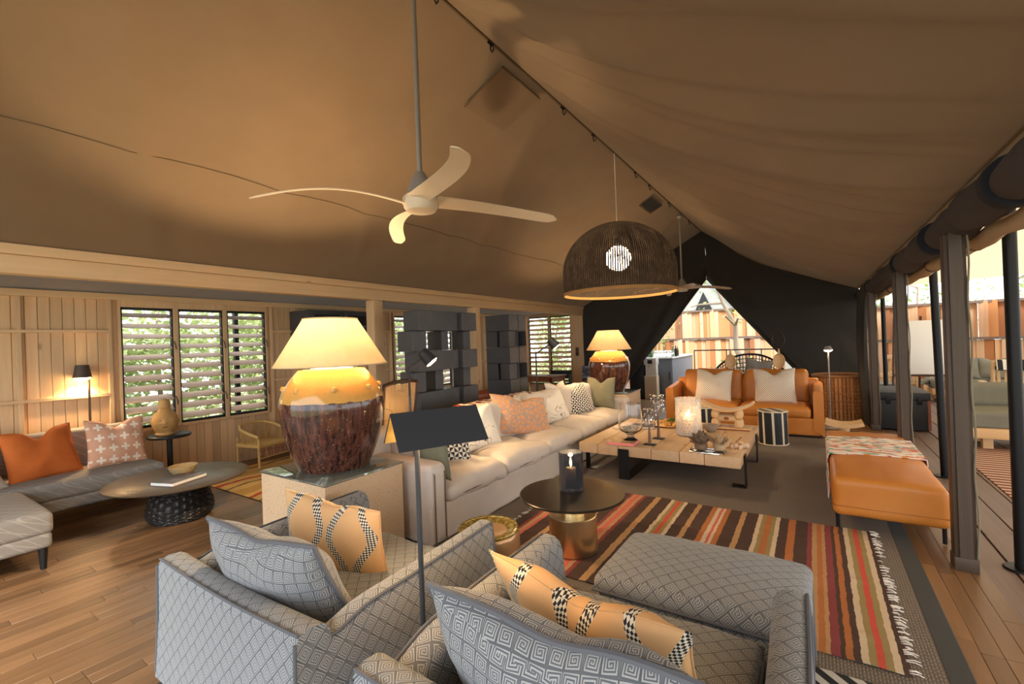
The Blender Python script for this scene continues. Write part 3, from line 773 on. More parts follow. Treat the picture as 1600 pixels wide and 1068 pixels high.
# ---- rugs
rg = thing('area_rug', 'large grey brown woven rug with a dark border under the sofas', 'rug')
link('field', box(-2.62, .46, .2, 8.9, 0, .008), M['rug'], rg)
bm = bmesh.new(); add_box(bm, .46, .56, .1, 9.0, 0, .009, .003, 1); add_box(bm, -2.72, -2.62, .1, 9.0, 0, .009, .003, 1); add_box(bm, -2.72, .56, 8.9, 9.0, 0, .0085); add_box(bm, -2.72, .56, .1, .2, 0, .0085)
link('border', fin(bm), M['rug_border'], rg)
KX0, KX1, KY0, KY1 = -2.28, .33, 2.72, 4.52
def f_kilim(h):
    x, y, z = h.xyz()
    wob = h.noise(h.comb(x*3, y*14, 0.0), 1, 2)*.018-.009
    u = (x+wob-KX0)*(1/(KX1-KX0))
    D = c(70, 50, 44); T = c(192, 150, 104); O = c(188, 114, 62); P = c(216, 106, 100); Wt = c(222, 200, 172); G = c(160, 142, 92); Mr = c(142, 60, 66); Rd = c(214, 84, 70)
    def X(xx): return (xx-KX0)/(KX1-KX0)
    st = [(0, D)]
    def grp(cx, cols, wds):
        w0 = sum(wds); p = cx-w0/2
        for k, q in zip(cols, wds): st.append((X(p), k)); p += q
        st.append((X(p), D))
    out = None
    groups = [(-2.13, [Mr, T, P], [.03, .04, .03]), (-1.93, [T], [.05]), (-1.73, [T], [.05]), (-1.53, [Mr, T, P, T, Mr], [.03, .03, .04, .03, .03]), (-1.33, [T], [.045]), (-1.13, [Wt, G, Rd, G, Wt], [.03, .03, .03, .03, .03]), (-.94, [T], [.045]),
              (-.75, [O, Wt, P, Wt, O], [.035, .03, .02, .03, .035]), (-.56, [T], [.045]), (-.37, [Wt, G, O, G, Wt], [.03, .03, .04, .03, .03]), (-.20, [O], [.05]), (-.02, [Mr, T, O, T, Mr], [.035, .025, .03, .025, .035]), (.10, [O], [.03]), (.22, [Wt, G, Rd, G, Wt], [.03, .03, .03, .03, .03])]
    half = [groups[:5], groups[5:10], groups[10:]]
    sock = None
    for gi, gs in enumerate(half):
        st = [(0, D)]
        for g in gs: grp(*g)
        st.append((1, D))
        r = h.ramp(u, st, 'CONSTANT')
        if sock is None: sock = r
        else: sock = h.mix(u > X((-1.23, -.28)[gi-1]), sock, r)
    n = h.noise(h.comb(x*25, y*120, 0.0), 1, 2)
    return {'col': h.mix(n*.35, sock, c(96, 72, 56)), 'h': n}
M['kilim'] = mat('striped kilim', fn=f_kilim, rough=.95, bump=.3, bdist=.006)
kl = thing('kilim_rug', 'brown striped kilim rug with orange, pink and cream bands and white fringe', 'rug')
def kz(a, b): return .0155+.013*max(0, nz(a*9, b*34, 2))+.004*nz(a*30, b*20)
bm = bmesh.new(); add_grid(bm, 70, 60, lambda a, b: (KX0+(KX1-KX0)*a+.012*nz(b*5, a*3), KY0+(KY1-KY0)*b+.015*math.sin(a*5), kz(a, b))); thick(bm, .004)
link('weave', fin(bm, 80), M['kilim'], kl)
bm = bmesh.new()
for e in (KX0, KX1):
    s = 1 if e == KX1 else -1
    for i in range(110):
        y = KY0+(KY1-KY0)*random.random(); L = .015+.035*random.random(); d = random.uniform(-.02, .02)
        add_tube(bm, [(e-.01*s, y, .016), (e+L*.5*s, y+d*.4, .02), (e+L*s, y+d, .012)], .0022, 4)
o = link('fringe', fin(bm), M['paper'], kl); o['kind'] = 'stuff'
bw = thing('chevron_mat', 'small black and white chevron mat beside the grey footstool', 'mat', (-.05, 2.3, .0105))
link('pile', box(-.32, .34, -.32, .26, 0, .012, .004), M['bwmat'], bw)
lr = thing('yellow_mat', 'yellow and red patterned mat beside the wicker chair', 'mat', (-5.55, 3.55, 0))
link('weave', grid(20, 20, lambda a, b: (-1.2+2.0*a, -1.0+2.1*b, .006+.003*nz(a*6, b*6))), M['kelim_l'], lr)
link('edge_binding', tube([(-1.2, -1, .006), (.8, -1, .006), (.8, 1.1, .006), (-1.2, 1.1, .006)], .006, 6, True), M['basketblack'], lr)
om = thing('striped_outdoor_mat', 'red and cream striped mat on the deck before the green outdoor sofa', 'mat', (3.1, 6.6, 0))
link('weave', box(-1.62, 1.6, -2.6, 1.8, 0, .008), M['outstripe'], om)
# ---- fences of offcut slabs
def fence(x0, x1, y, ztop, zmid, zbot, label):
    t = thing('slab_fence', label, 'fence', (0, y, zbot))
    vs = []
    for i in range(5):
        wd = (.10, .13, .16, .12, .18)[i]
        bm = bmesh.new(); add_box(bm, 0, wd, -.03, .03, 0, 1); vs.append((wd, bm))
    mes = []
    for wd, bm in vs:
        me = fin(bm); me.materials.append(M['slab']); mes.append((wd, me))
    for (za, zb, off) in ((zbot, zmid-.03, 0), (zmid+.03, ztop, .02)):
        x = x0
        while x < x1:
            wd, me = random.choice(mes)
            o = link('board', me, None, t, (x, off+random.uniform(-.05, .05), za-zbot), (0, 0, random.uniform(-.35, .35)))
            o.scale = (1, 1, zb-za+random.uniform(-.02, .02)); x += wd*.96
    for z in (zmid, ztop): link('fence_rail', box(x0, x1, -.08, .12, z-zbot-.03, z-zbot+.03), M['deck'], t)
fence(.4, 6.8, 14.62, 2.16, 1.32, -.1, 'tall fence of rough timber slabs behind the outdoor lounge')
fence(-6.6, -.9, 16.35, 2.45, 1.52, -.3, 'tall fence of orange timber slabs seen through the gable opening')
# ---- trees
def tree(x, y, h, r, n, label, seed, m='leaf_d', z0=-.5, lean=0, leaf=.05, low=.25, stemr=.06):
    rd = random.Random(seed)
    t = thing('tree', label, 'tree', (x, y, z0))
    bm = bmesh.new(); ends = []
    trunk = [(0, 0, 0)]
    for i in range(1, 6): trunk.append((lean*i/5+rd.uniform(-.1, .1), rd.uniform(-.1, .1), h*.75*i/5))
    add_tube(bm, trunk, [stemr*(1-.12*i) for i in range(6)], 7)
    for k in range(11):
        p = Vector(trunk[rd.randint(1, 5)]); a = rd.uniform(0, 2*PI); q = p+Vector((math.cos(a), math.sin(a), rd.uniform(-.1, .6)))*r*rd.uniform(.5, 1)
        md = (p+q)/2+Vector((rd.uniform(-.2, .2), rd.uniform(-.2, .2), rd.uniform(0, .2)))
        add_tube(bm, [p, md, q], [stemr*.4, stemr*.28, stemr*.12], 5); ends += [md, q, (md+q)/2]
    link('trunk', fin(bm), M['bark'], t)
    vs, fs = [], []
    for i in range(n):
        e = rd.choice(ends) if rd.random() < .75 else Vector((rd.gauss(0, r*.45)+lean, rd.gauss(0, r*.45), h*low+rd.random()*h*(1-low)))
        p = e+Vector((rd.gauss(0, r*.2), rd.gauss(0, r*.2), rd.gauss(0, r*.2)))
        d = Vector((rd.uniform(-1, 1), rd.uniform(-1, 1), rd.uniform(-.6, .6))).normalized(); s = d.cross(Vector((rd.uniform(-1, 1), rd.uniform(-1, 1), 1))).normalized()
        L = leaf*rd.uniform(.6, 1.5); b = len(vs)
        vs += [p-d*L, p+s*L*.45, p+d*L, p-s*L*.45]; fs.append((b, b+1, b+2, b+3))
    me = bpy.data.meshes.new('leaves'); me.from_pydata([tuple(v) for v in vs], [], fs)
    o = link('foliage', me, M[m], t); o['kind'] = 'stuff'
G1 = 'bushes outside the louvre windows'
for i, (x, y, h, r) in enumerate(((-9.0, 1.6, 3.2, 1.1), (-9.6, 3.2, 3.6, 1.2), (-9.2, 5.0, 3.2, 1.1), (-11.5, 2.2, 4.2, 1.6), (-11.2, 5.6, 4.2, 1.6), (-11.6, 8.6, 4.2, 1.6), (-9.3, 9.3, 3.4, 1.2), (-9.2, 12.6, 3.4, 1.2), (-7.9, 14.8, 3.6, 1.2), (-6.2, 18.2, 3.8, 1.2))):
    tree(x, y, h, r, 3600, 'leafy grey green bush growing outside the louvre windows', 40+i, 'leaf_d', leaf=.075); COL.objects[-1]
for o in COL.objects:
    if o.get('category') == 'tree': o['group'] = G1
tree(-1.35, 13.7, 4.2, 1.0, 260, 'bare pale-trunked young tree standing before the gable fence', 71, 'leaf', -.03, -.8, .06, .55, .09)
tree(-4.5, 15.75, 3.2, .6, 420, 'leafy green shrub behind the bar counter', 72, 'leaf', -.03, 0, .05, .45, .04)
for i, (x, y) in enumerate(((.8, 18.5), (2.6, 17.8), (4.6, 18.4), (6.6, 17.6))):
    tree(x, y, 4.4, 1.4, 1500, 'green tree rising above the fence of the outdoor lounge', 80+i, 'leaf', -.5, 0, .07, .4)
    [o.__setitem__('group', 'trees beyond the lounge fence') for o in COL.objects if o.get('label') == 'green tree rising above the fence of the outdoor lounge']
# neighbour tent beyond the fence
nt_ = thing('far_tent', 'grey canvas tent with a dark door beyond the slab fence', 'tent', (-3.9, 21, -.5))
bm = bmesh.new()
v = [bm.verts.new(p) for p in ((-3.4, 0, 1.9), (3.4, 0, 1.9), (0, 0, 4.9), (-3.4, 5, 1.9), (3.4, 5, 1.9), (0, 5, 4.9), (-3.2, 0, 0), (3.2, 0, 0), (-3.2, 5, 0), (3.2, 5, 0))]
for f in ((0, 1, 2), (3, 5, 4), (0, 2, 5, 3), (1, 4, 5, 2), (0, 6, 7, 1), (0, 3, 8, 6), (1, 7, 9, 4), (3, 4, 9, 8)): bm.faces.new([v[k] for k in f])
link('tent_cloth', fin(bm, 30), M['tentgrey'], nt_)
bm = bmesh.new(); v = [bm.verts.new(p) for p in ((-.75, -.03, 2.3), (.75, -.03, 2.3), (0, -.03, 4.0))]; bm.faces.new(v); thick(bm, .02); link('door_opening', fin(bm), M['black'], nt_)
for s in (-1, 1): link('guy_line', tube([(s*1.3, -.1, 3.2), (0, -.12, 4.75)], .03, 6), M['paper'], nt_)
# ================================================================ lamps and lights
def point(parent, loc, power, col=(1, .66, .34), r=.05):
    d = bpy.data.lights.new('lamp_light', 'POINT'); d.energy = power; d.color = col; d.shadow_soft_size = r
    o = bpy.data.objects.new('lamp_light', d); COL.objects.link(o); o.parent = parent; o.location = loc; return o
def spot(parent, loc, power, size=110, col=(1, .66, .34), rot=(0, 0, 0)):
    d = bpy.data.lights.new('lamp_light', 'SPOT'); d.energy = power; d.color = col; d.spot_size = math.radians(size); d.spot_blend = .6; d.shadow_soft_size = .03
    o = bpy.data.objects.new('lamp_light', d); COL.objects.link(o); o.parent = parent; o.location = loc; o.rotation_euler = rot; return o
SOFTW = (1, .74, .44)
def jar_lamp(label, loc, s, power, rz=0):
    t = thing('jar_table_lamp', label, 'lamp', loc, rz)
    k = lambda P: [(r*s, h*s) for r, h in P]
    jar = link('jar', lathe(k(smoothprof([(.262, 0), (.272, .02), (.315, .12), (.366, .28), (.39, .44), (.388, .53), (.36, .62), (.30, .71), (.262, .752), (.25, .765)], 5)), 64), M['jar'], t)
    for i in range(8):
        a = i*PI/4+.2
        link('boss', lathe([(0, .026*s), (.014*s, .022*s), (.024*s, .008*s), (.026*s, 0)], 10), M['amber'], jar, (.352*s*math.cos(a), .352*s*math.sin(a), .625*s), Euler((0, math.radians(58), a)))
    link('neck', lathe(k([(.16, .75), (.16, .775), (.02, .78), (.02, .89), (.0, .89)]), 20), M['creamplastic'], t)
    bm = bmesh.new(); P = k([(.425, .80), (.205, 1.165)]); add_lathe(bm, [(P[0][0]+(P[1][0]-P[0][0])*i/8, P[0][1]+(P[1][1]-P[0][1])*i/8) for i in range(9)], 64, cap=False)
    sh = link('shade', fin(bm), M['shade'], t)
    for r, h in P: link('shade_rim', tube([(r*math.cos(2*PI*i/48), r*math.sin(2*PI*i/48), h) for i in range(48)], .006*s, 6, True), M['rim'], sh)
    link('bulb', lathe(smoothprof([(0, .89*s), (.022*s, .9*s), (.03*s, .93*s), (.02*s, .965*s), (.0, .97*s)], 4), 16), M['bulb'], t)
    point(t, (0, 0, 1.01*s), power, SOFTW, .03)
    return t
def plinth(x0, x1, y0, y1, h, label):
    t = thing('plinth_block', label, 'side table', ((x0+x1)/2, (y0+y1)/2, 0))
    w_, d_ = x1-x0, y1-y0
    link('block', cbox(w_, d_, h-.016, .006), M['terrazzo'], t)
    g = link('glass_top', box(-w_/2-.008, w_/2+.008, -d_/2-.008, d_/2+.008, h-.015, h, .003), M['paneglass'], t)
plinth(-3.62, -2.8, 1.86, 2.56, .68, 'speckled stone block with glass top under the large glazed jar lamp')
jar_lamp('large brown glazed jar lamp with a parchment shade behind the armchairs', (-3.22, 2.24, .68), 1.0, 57)
plinth(-3.44, -2.66, 7.45, 8.2, .68, 'speckled stone block at the far end of the long linen sofa')
jar_lamp('smaller brown glazed jar lamp on the block at the far end of the linen sofa', (-3.08, 7.8, .68), .93, 34, .4)

def head_lamp(name, label, loc, h, dirv, m, reach, power, drop=.0):
    """slim post with a bent arm and a drum head"""
    t = thing(name, label, 'lamp', loc)
    dv = Vector((dirv[0], dirv[1], 0)).normalized()
    e = Vector((0, 0, h))+dv*reach+Vector((0, 0, reach*.62))
    link('base', lathe([(0, .014), (.13, .014), (.14, .007), (.14, 0), (0, 0)], 28), m, t)
    link('post', tube([(0, 0, .01), (0, 0, h), e], .013, 10), m, t)
    tl = math.radians(40)
    hd = bmesh.new(); add_lathe(hd, [(.044, .07), (.058, .06), (.075, -.09), (.07, -.09), (.05, .055)], 24, cap=True)
    ax = Vector((-dv.y, dv.x, 0)); Rm = Matrix.Rotation(-tl, 4, ax)
    ho = link('lamp_head', fin(hd), m, t); ho.matrix_local = Matrix.Translation(e) @ Rm
    gl = link('diffuser', lathe([(0, -.075), (.062, -.075), (.066, -.09), (.05, -.102), (0, -.106)], 20), M['ledglow'], ho)
    spot(ho, (0, 0, -.12), power)
    return t
head_lamp('reading_lamp', 'black bent-arm reading lamp with a glowing head before the dark metal screen', (-3.63, 3.46, 0), 1.38, (.83, .55), M['lampgrey'], .19, 16)
head_lamp('reading_lamp', 'grey bent-arm reading lamp in front of the far louvre windows', (-3.72, 6.3, 0), 1.42, (.83, .55), M['lampgrey'], .27, 14)
# small-shade floor lamps
def cone_lamp(label, loc, h, off, r0, r1, hh, power, m):
    t = thing('floor_lamp', label, 'lamp', loc)
    link('base', lathe([(0, .016), (.12, .016), (.13, .008), (.13, 0), (0, 0)], 28), m, t)
    link('post', tube([(0, 0, .01), (0, 0, h-.02), (off[0], off[1], h+.02)], .011, 10), m, t)
    sh = link('shade', lathe([(r1, hh), (r1-.006, hh), (r0-.006, .004), (r0, 0), (r1+.004, hh+.004)], 28, cap=False), m, t, (off[0], off[1], h-hh*.6))
    link('diffuser', lathe([(0, .012), (r0-.012, .012), (r0-.012, -.012), (r0*.5, -.026), (0, -.028)], 20), M['ledglow'], sh)
    spot(sh, (0, 0, -.04), power, 140)
cone_lamp('slim dark floor lamp with a small conical shade behind the grey corner sofa', (-6.99, 1.68, 0), 1.47, (.0, -.055), .085, .055, .14, 18, M['brownpost'])
cone_lamp('slim steel floor lamp with a tiny bright shade beside the tan leather sofa', (.2, 9.25, 0), 1.33, (0, 0), .07, .03, .06, 10, M['fangrey'])
# foreground reading lamp with folded shade
t = thing('folded_shade_lamp', 'charcoal floor lamp with a folded roof-shaped metal shade between the armchairs', 'lamp', (-1.335, 1.30, .0095))
link('base', lathe([(0, .014), (.12, .014), (.13, .007), (.13, 0), (0, 0)], 28), M['lampgrey'], t)
link('post', tube([(0, 0, .01), (0, 0, 1.31)], .0105, 12), M['lampgrey'], t)
bm = bmesh.new(); L = .37
dirn = Vector((.16, .33, 0)).normalized(); sd = Vector((dirn.y, -dirn.x, 0))
pc = Vector((.045, .065, 0))
def sp_(a, s, z): return pc+dirn*(a*L/2)+sd*s+Vector((0, 0, z))
v = [bm.verts.new(sp_(a, s, z)) for a in (-1, 1) for s, z in ((.105, 1.205), (0, 1.335), (-.105, 1.205))]
bm.faces.new((v[0], v[3], v[4], v[1])); bm.faces.new((v[1], v[4], v[5], v[2])); thick(bm, .003)
sh = link('folded_shade', fin(bm, 20), M['lampgrey'], t)
bm = bmesh.new()
v = [bm.verts.new(sp_(a*.985, s, z)) for a in (-1, 1) for s, z in ((.101, 1.203), (0, 1.328), (-.101, 1.203))]
bm.faces.new((v[0], v[3], v[4], v[1])); bm.faces.new((v[1], v[4], v[5], v[2]))
link('shade_lining', fin(bm, 20), M['goldin'], sh)
link('led_strip', tube([sp_(-.6, 0, 1.315), sp_(.6, 0, 1.315)], .006, 6), M['ledglow'], sh)
point(t, tuple(sp_(0, 0, 1.28)), 7, SOFTW, .03)

# ================================================================ ceiling fans and pendant
def fan(loc, ztop, R, a0, s, label, n=4):
    t = thing('ceiling_fan', label, 'fan', loc)
    link('down_rod', tube([(0, 0, .13*s), (0, 0, ztop-loc[2])], .017*s, 12), M['fangrey'], t)
    link('canopy', lathe(smoothprof([(0, 0), (.05*s, -.01), (.065*s, -.05*s), (.03*s, -.09*s), (0, -.095*s)], 4), 24), M['fangrey'], t, (0, 0, ztop-loc[2]-.0))
    link('cowl', lathe(smoothprof([(.03*s, .20*s), (.055*s, .16*s), (.085*s, .08*s), (.09*s, .05*s), (.0, .05*s)], 4), 28), M['fangrey'], t)
    link('motor_housing', lathe([(0, .045*s), (.105*s, .045*s), (.118*s, .03*s), (.118*s, -.01*s), (.112*s, -.018*s), (.112*s, -.03*s), (.095*s, -.055*s), (.06*s, -.06*s), (0, -.062*s)], 36), M['fanwhite'], t)
    bm = bmesh.new()
    def bl(a, b):
        r = .09+(R-.09)*a; wd = (.105-.025*a)*(1 if a < .9 else math.sqrt(max(0, 1-((a-.9)/.1)**2))*.85+.15)
        sweep = .12*math.sin(a*PI*.9)-.02*a
        y = (b-.5)*wd*1.25+sweep-.04
        return (r*s, y*s, (.005+.03*math.sin(a*PI)-.05*a*a-(b-.5)*wd*.35)*s)
    add_grid(bm, 24, 6, bl); thick(bm, .006*s); bl_me = fin(bm, 60); bl_me.materials.append(M['fanwhite'])
    for k in range(n): link('blade', bl_me, None, t, (0, 0, 0), (0, 0, math.radians(a0+360/n*k)))
    return t
fan((-2.14, 2.2, 2.55), 4.05, 1.0, 56, 1.0, 'cream four-blade ceiling fan above the long linen sofa')
fan((-2.14, 9.42, 2.56), 4.03, .95, 30, 1.0, 'distant grey ceiling fan hanging before the dark gable')
t = thing('pendant_lamp', 'huge dark woven dome pendant lamp with a glowing globe bulb', 'lamp', (-2.12, 5.82, 2.2))
link('cord', tube([(0, 0, .94), (0, 0, 1.86)], .006, 6), M['paper'], t)
R = .735
prof = [(R*.99, 0), (R, .12), (R, .28)]+[(R*math.cos(a), .28+.66*math.sin(a)) for a in [PI/2*i/16 for i in range(1, 17)]]
link('woven_dome', lathe(prof, 96, cap=False, sharp=80), M['pendant'], t)
link('dome_rim', lathe([(R*.985, -.006), (R*1.0, -.006), (R*1.0, .03), (R*.985, .03), (R*.985, -.006)], 72, cap=False), M['pendant_in'], t)
bm = bmesh.new(); bmesh.ops.create_uvsphere(bm, u_segments=24, v_segments=16, radius=.165); me = fin(bm, 180)
M['globe'] = mat('lit globe', (1, .85, .6, 1), .4, emit=(1, .74, .42, 1), estr=32)
link('globe_bulb', me, M['globe'], t, (0, 0, .47)); link('socket', lathe([(.03, .62), (.045, .64), (.045, .72), (.02, .74), (0, .74)], 16), M['black'], t)

# ================================================================ left corner group
def legs4(t, pts, h, r0, r1, m, splay=0):
    for x, y in pts:
        link('leg', tube([(x, y, h), (x+splay*(1 if x > 0 else -1), y+splay*(1 if y > 0 else -1), 0)], [r0, r1], 8), m, t)
t = thing('corner_sofa', 'grey lattice corner sofa along the pine wall under the windows', 'sofa', (-6.46, .9, 0))
link('base_frame', softbox(.9, 2.34, .12, .03), M['greylat'], t, (0, 0, .16))
link('seat_cushion', softbox(.92, 2.34, .16, .05, .02, .006, seed=3), M['greylat'], t, (.0, 0, .27))
link('backrest', softbox(.2, 2.34, .62, .06, 0, .006), M['greylat'], t, (-.36, 0, .22))
legs4(t, [(-.38, -1.05), (.38, -1.05), (-.38, 1.08), (.38, 1.08)], .17, .025, .016, M['black'])
t = thing('chaise_section', 'grey lattice chaise block with dark tapered legs joined to the corner sofa', 'sofa', (-5.47, .42, 0))
link('base_frame', softbox(1.04, 1.06, .12, .03), M['greylat'], t, (0, 0, .16))
link('seat_cushion', softbox(1.06, 1.08, .17, .04, .012, .005, seed=5), M['greylat'], t, (0, 0, .265))
legs4(t, [(-.42, -.42), (.48, -.42), (-.42, .48), (.48, .48)], .17, .03, .019, M['black'])
make_pillow('large grey back cushion on the corner sofa beside the rust cushion', M['greylat'], (-6.60, .62, .43), .62, .46, PI/2, 14, 0, .2, .04, .05, 2)
make_pillow('rust orange cushion with a chopped top on the grey corner sofa', M['rust'], (-6.34, 1.2, .435), .54, .52, PI/2+.12, 20, -4, .17, .18, .07, 3)
make_pillow('pink cushion printed with white crosses on the grey corner sofa', M['plus'], (-6.36, 1.75, .435), .52, .52, PI/2+.05, 18, 3, .15, .16, .07, 5)
make_pillow('black and white swirl cushion lying by the chaise of the corner sofa', M['zebra'], (-6.15, .74, .432), .4, .36, PI/2+.5, 35, 0, .13, .05, .06, 8)
# oval table on woven base
t = thing('oval_coffee_table', 'dark round coffee table on a bulging black woven base', 'table', (-5.28, 1.92, 0))
bm = bmesh.new()
prof = smoothprof([(.235, 0), (.27, .05), (.275, .12), (.24, .25), (.185, .345), (.17, .365)], 8)
n = 120
rings = []
for j, (r, h) in enumerate(prof):
    ring = []
    for k in range(n):
        ph = (k+(j//2 % 2)*4) % 8
        rr = r+(.008 if ph < 6 else -.004)*(1 if j % 2 else -.3)
        ring.append(bm.verts.new((rr*math.cos(2*PI*k/n), rr*math.sin(2*PI*k/n), h)))
    rings.append(ring)
for A, B in zip(rings, rings[1:]):
    for k in range(n): bm.faces.new((A[k], A[(k+1) % n], B[(k+1) % n], B[k]))
bm.faces.new(rings[0]); bm.faces.new(rings[-1])
link('woven_base', fin(bm, 25), M['basketblack'], t)
link('table_top', lathe([(0, .365), (.53, .37), (.585, .385), (.59, .394), (.585, .398), (0, .398)], 64), M['darkoval'], t)
def book(label, loc, w_, d_, h_, rz, cover, edge, name='book'):
    t = thing(name, label, 'book', loc, rz)
    link('pages', box(-w_/2+.004, w_/2-.002, -d_/2+.004, d_/2-.004, .003, h_-.003), edge, t)
    bm = bmesh.new(); add_box(bm, -w_/2, w_/2, -d_/2, d_/2, 0, .003); add_box(bm, -w_/2, w_/2, -d_/2, d_/2, h_-.003, h_); add_box(bm, -w_/2, -w_/2+.003, -d_/2, d_/2, 0, h_)
    link('cover', fin(bm), cover, t)
book('thick dark-covered book lying on the round black-based table', (-5.12, 1.86, .398), .26, .36, .032, math.radians(20), M['navycover'], M['paper'])
def bowl(label, loc, r, h, m, name='bowl', sq=1.0):
    t = thing(name, label, 'bowl', loc)
    link('bowl_body', lathe(smoothprof([(r*.45, 0), (r*.75, h*.3), (r, h), (r*.92, h), (r*.68, h*.36), (r*.3, h*.12), (0, h*.1)], 4), 28, sy=sq), m, t)
    link('foot_ring', lathe([(r*.46, -.0), (r*.48, .006), (r*.4, .008), (r*.38, 0)], 24, sy=sq), m, t)
bowl('speckled stone bowl on the round black-based table behind the book', (-5.35, 1.98, .398), .125, .085, M['stonebowl'])
# side table with carved head
t = thing('side_table', 'small round black pedestal table below the louvre window', 'table', (-6.66, 2.33, 0))
link('table_top', lathe([(0, .60), (.215, .60), (.225, .61), (.225, .625), (.215, .635), (0, .635)], 40), M['black'], t)
link('pedestal', tube([(0, 0, .02), (0, 0, .60)], .03, 14), M['black'], t); link('foot', lathe([(0, .02), (.15, .02), (.16, .01), (.16, 0), (0, 0)], 28), M['black'], t)
t = thing('sculpture', 'ochre carved head sculpture with a topknot on the black pedestal table', 'sculpture', (-6.66, 2.29, .635), math.radians(-19))
hb = bmesh.new(); add_lathe(hb, smoothprof([(.09, 0), (.10, .015), (.095, .04), (.115, .08), (.135, .14), (.135, .19), (.11, .255), (.07, .30), (.058, .32)], 5), 40)
for v in hb.verts:
    if v.co.x > .05:
        k = v.co.x/.135
        v.co.x += .018*math.exp(-((v.co.y)/.018)**2-((v.co.z-.16)/.03)**2)*k-.012*(math.exp(-((v.co.y-.045)/.022)**2-((v.co.z-.185)/.016)**2)+math.exp(-((v.co.y+.045)/.022)**2-((v.co.z-.185)/.016)**2))
link('head', fin(hb, 80), M['clay'], t)
link('topknot', lathe(smoothprof([(.05, .31), (.062, .335), (.06, .37), (.056, .40), (.045, .43), (0, .445)], 4), 28), M['clay'], t)
for s in (-1, 1):
    link('eye', lathe(smoothprof([(0, .007), (.012, .004), (.014, 0)], 3), 12, sx=.5), M['clay'], t, (.122, s*.046, .185), Euler((0, PI/2, s*.3)))
    link('ear', lathe(smoothprof([(0, .012), (.018, .006), (.02, 0)], 3), 12, sx=1.6), M['clay'], t, (.01, s*.132, .17), Euler((-s*PI/2, 0, 0)))
link('mouth', tube([(.128, -.022, .112), (.137, -.008, .108), (.138, .008, .108), (.128, .022, .112)], .005, 6), M['reddesk'], t)
link('nose', tube([(.128, 0, .19), (.15, 0, .145)], [.006, .012], 8), M['clay'], t)
# wicker child's chair
t = thing('wicker_chair', 'small straw wicker armchair with a woven apron below the window', 'chair', (-6.72, 3.50, 0), math.radians(12))
for x, y in ((.24, -.27), (.24, .27), (-.22, -.24), (-.22, .24)): link('leg', tube([(x, y, 0), (x*.97, y*.98, .4)], .016, 8), M['wicker'], t)
link('seat', softbox(.48, .52, .06, .025), M['wicker'], t, (0, 0, .26))
arc = [(.24, -.27, .42), (.1, -.285, .46), (-.1, -.28, .52), (-.22, -.2, .56), (-.26, 0, .575), (-.22, .2, .56), (-.1, .28, .52), (.1, .285, .46), (.24, .27, .42)]
link('top_rail', tube(arc, .02, 8), M['wicker'], t)
bm = bmesh.new()
for i in range(45):
    f = i/44*8; k = min(7, int(f)); q = Vector(arc[k]).lerp(Vector(arc[k+1]), f-k); add_tube(bm, [(q.x*.9, q.y*.9, .28), q], .004, 4)
link('woven_back', fin(bm), M['wicker'], t)
bm = bmesh.new()
for i in range(12):
    for s in (-1, 1): add_tube(bm, [(.245, -.24+i*.04, .14), (.245, -.24+i*.04+s*.04, .25)], .0055, 4)
link('lattice_apron', fin(bm), M['reddesk'], t)
link('stretcher', tube([(.24, -.26, .13), (.24, .26, .13)], .011, 6), M['wicker'], t)
# ================================================================ long linen sofa
SO = 'cushions on the linen sofa'
t = thing('linen_sofa', 'very long oatmeal linen sofa with five plump seat cushions', 'sofa', (0, 0, .009))
link('slipcover_base', softbox(.92, 4.72, .30, .03, 0, .012, n=26, seed=2), M['linen_l'], t, (-3.02, 4.98, .0))
link('backrest', softbox(.26, 4.72, .84, .08, .03, .012, n=26, seed=4), M['linen_l'], t, (-3.40, 4.98, .0))
for y, lab in ((2.72, 'near'), (7.25, 'far')):
    a = link('armrest', softbox(.94, .2, .64, .06, .01, .006, seed=6), M['linen_l'], t, (-3.02, y, 0))
    link('arm_seam', tube([(.474, -.06, .02), (.474, -.06, .56), (.40, -.06, .635)], .006, 6), M['linen_seam'], a)
    link('arm_seam', tube([(.474, .06, .02), (.474, .06, .56), (.40, .06, .635)], .006, 6), M['linen_seam'], a)
for i in range(5):
    sc = link('seat_cushion', softbox(.80, .872, .15, .07, .075, .022, n=14, seed=20+i), M['linen'], t, (-2.93, 3.255+i*.87, .285), Euler((0, math.radians(1.5), random.uniform(-.02, .02))))
    pts = []
    for k in range(40):
        q = 2*PI*k/40; cx, sx = math.cos(q), math.sin(q)
        pts.append((.392*math.copysign(abs(cx)**.35, cx), .428*math.copysign(abs(sx)**.35, sx), .055))
    link('seam_piping', tube(pts, .007, 6, True), M['linen_seam'], sc)
for i in range(4):
    link('back_cushion', softbox(.24, 1.06, .44, .1, .03, .025, n=12, seed=40+i), M['linen'], t, (-3.17, 3.38+i*1.075, .44), Euler((0, math.radians(-10), 0)))
H2 = PI/2
make_pillow('olive green cushion on the linen sofa beside the large jar lamp', M['olive'], (-2.80, 2.93, .47), .46, .44, PI-.1, 12, 0, .15, .06, .06, 11)
make_pillow('black and white triangle print cushion partly behind the charcoal folded lamp shade', M['tri'], (-2.90, 3.22, .49), .48, .40, H2-.45, 26, 6, .15, .04, .06, 12)
make_pillow('ivory cushion with ink loops beside the folded lamp shade', M['ivory'], (-2.98, 3.88, .49), .52, .46, H2-.35, 24, -5, .16, .10, .06, 13)
make_pillow('ivory cushion corner showing behind the charcoal folded lamp shade', M['ivory'], (-3.13, 3.50, .50), .5, .46, H2-.2, 20, 4, .16, .12, .06, 17)
make_pillow('large apricot cushion with a grey mesh print on the linen sofa', M['hexorange'], (-2.94, 4.66, .49), .86, .50, H2-.28, 26, 10, .22, .14, .07, 14)
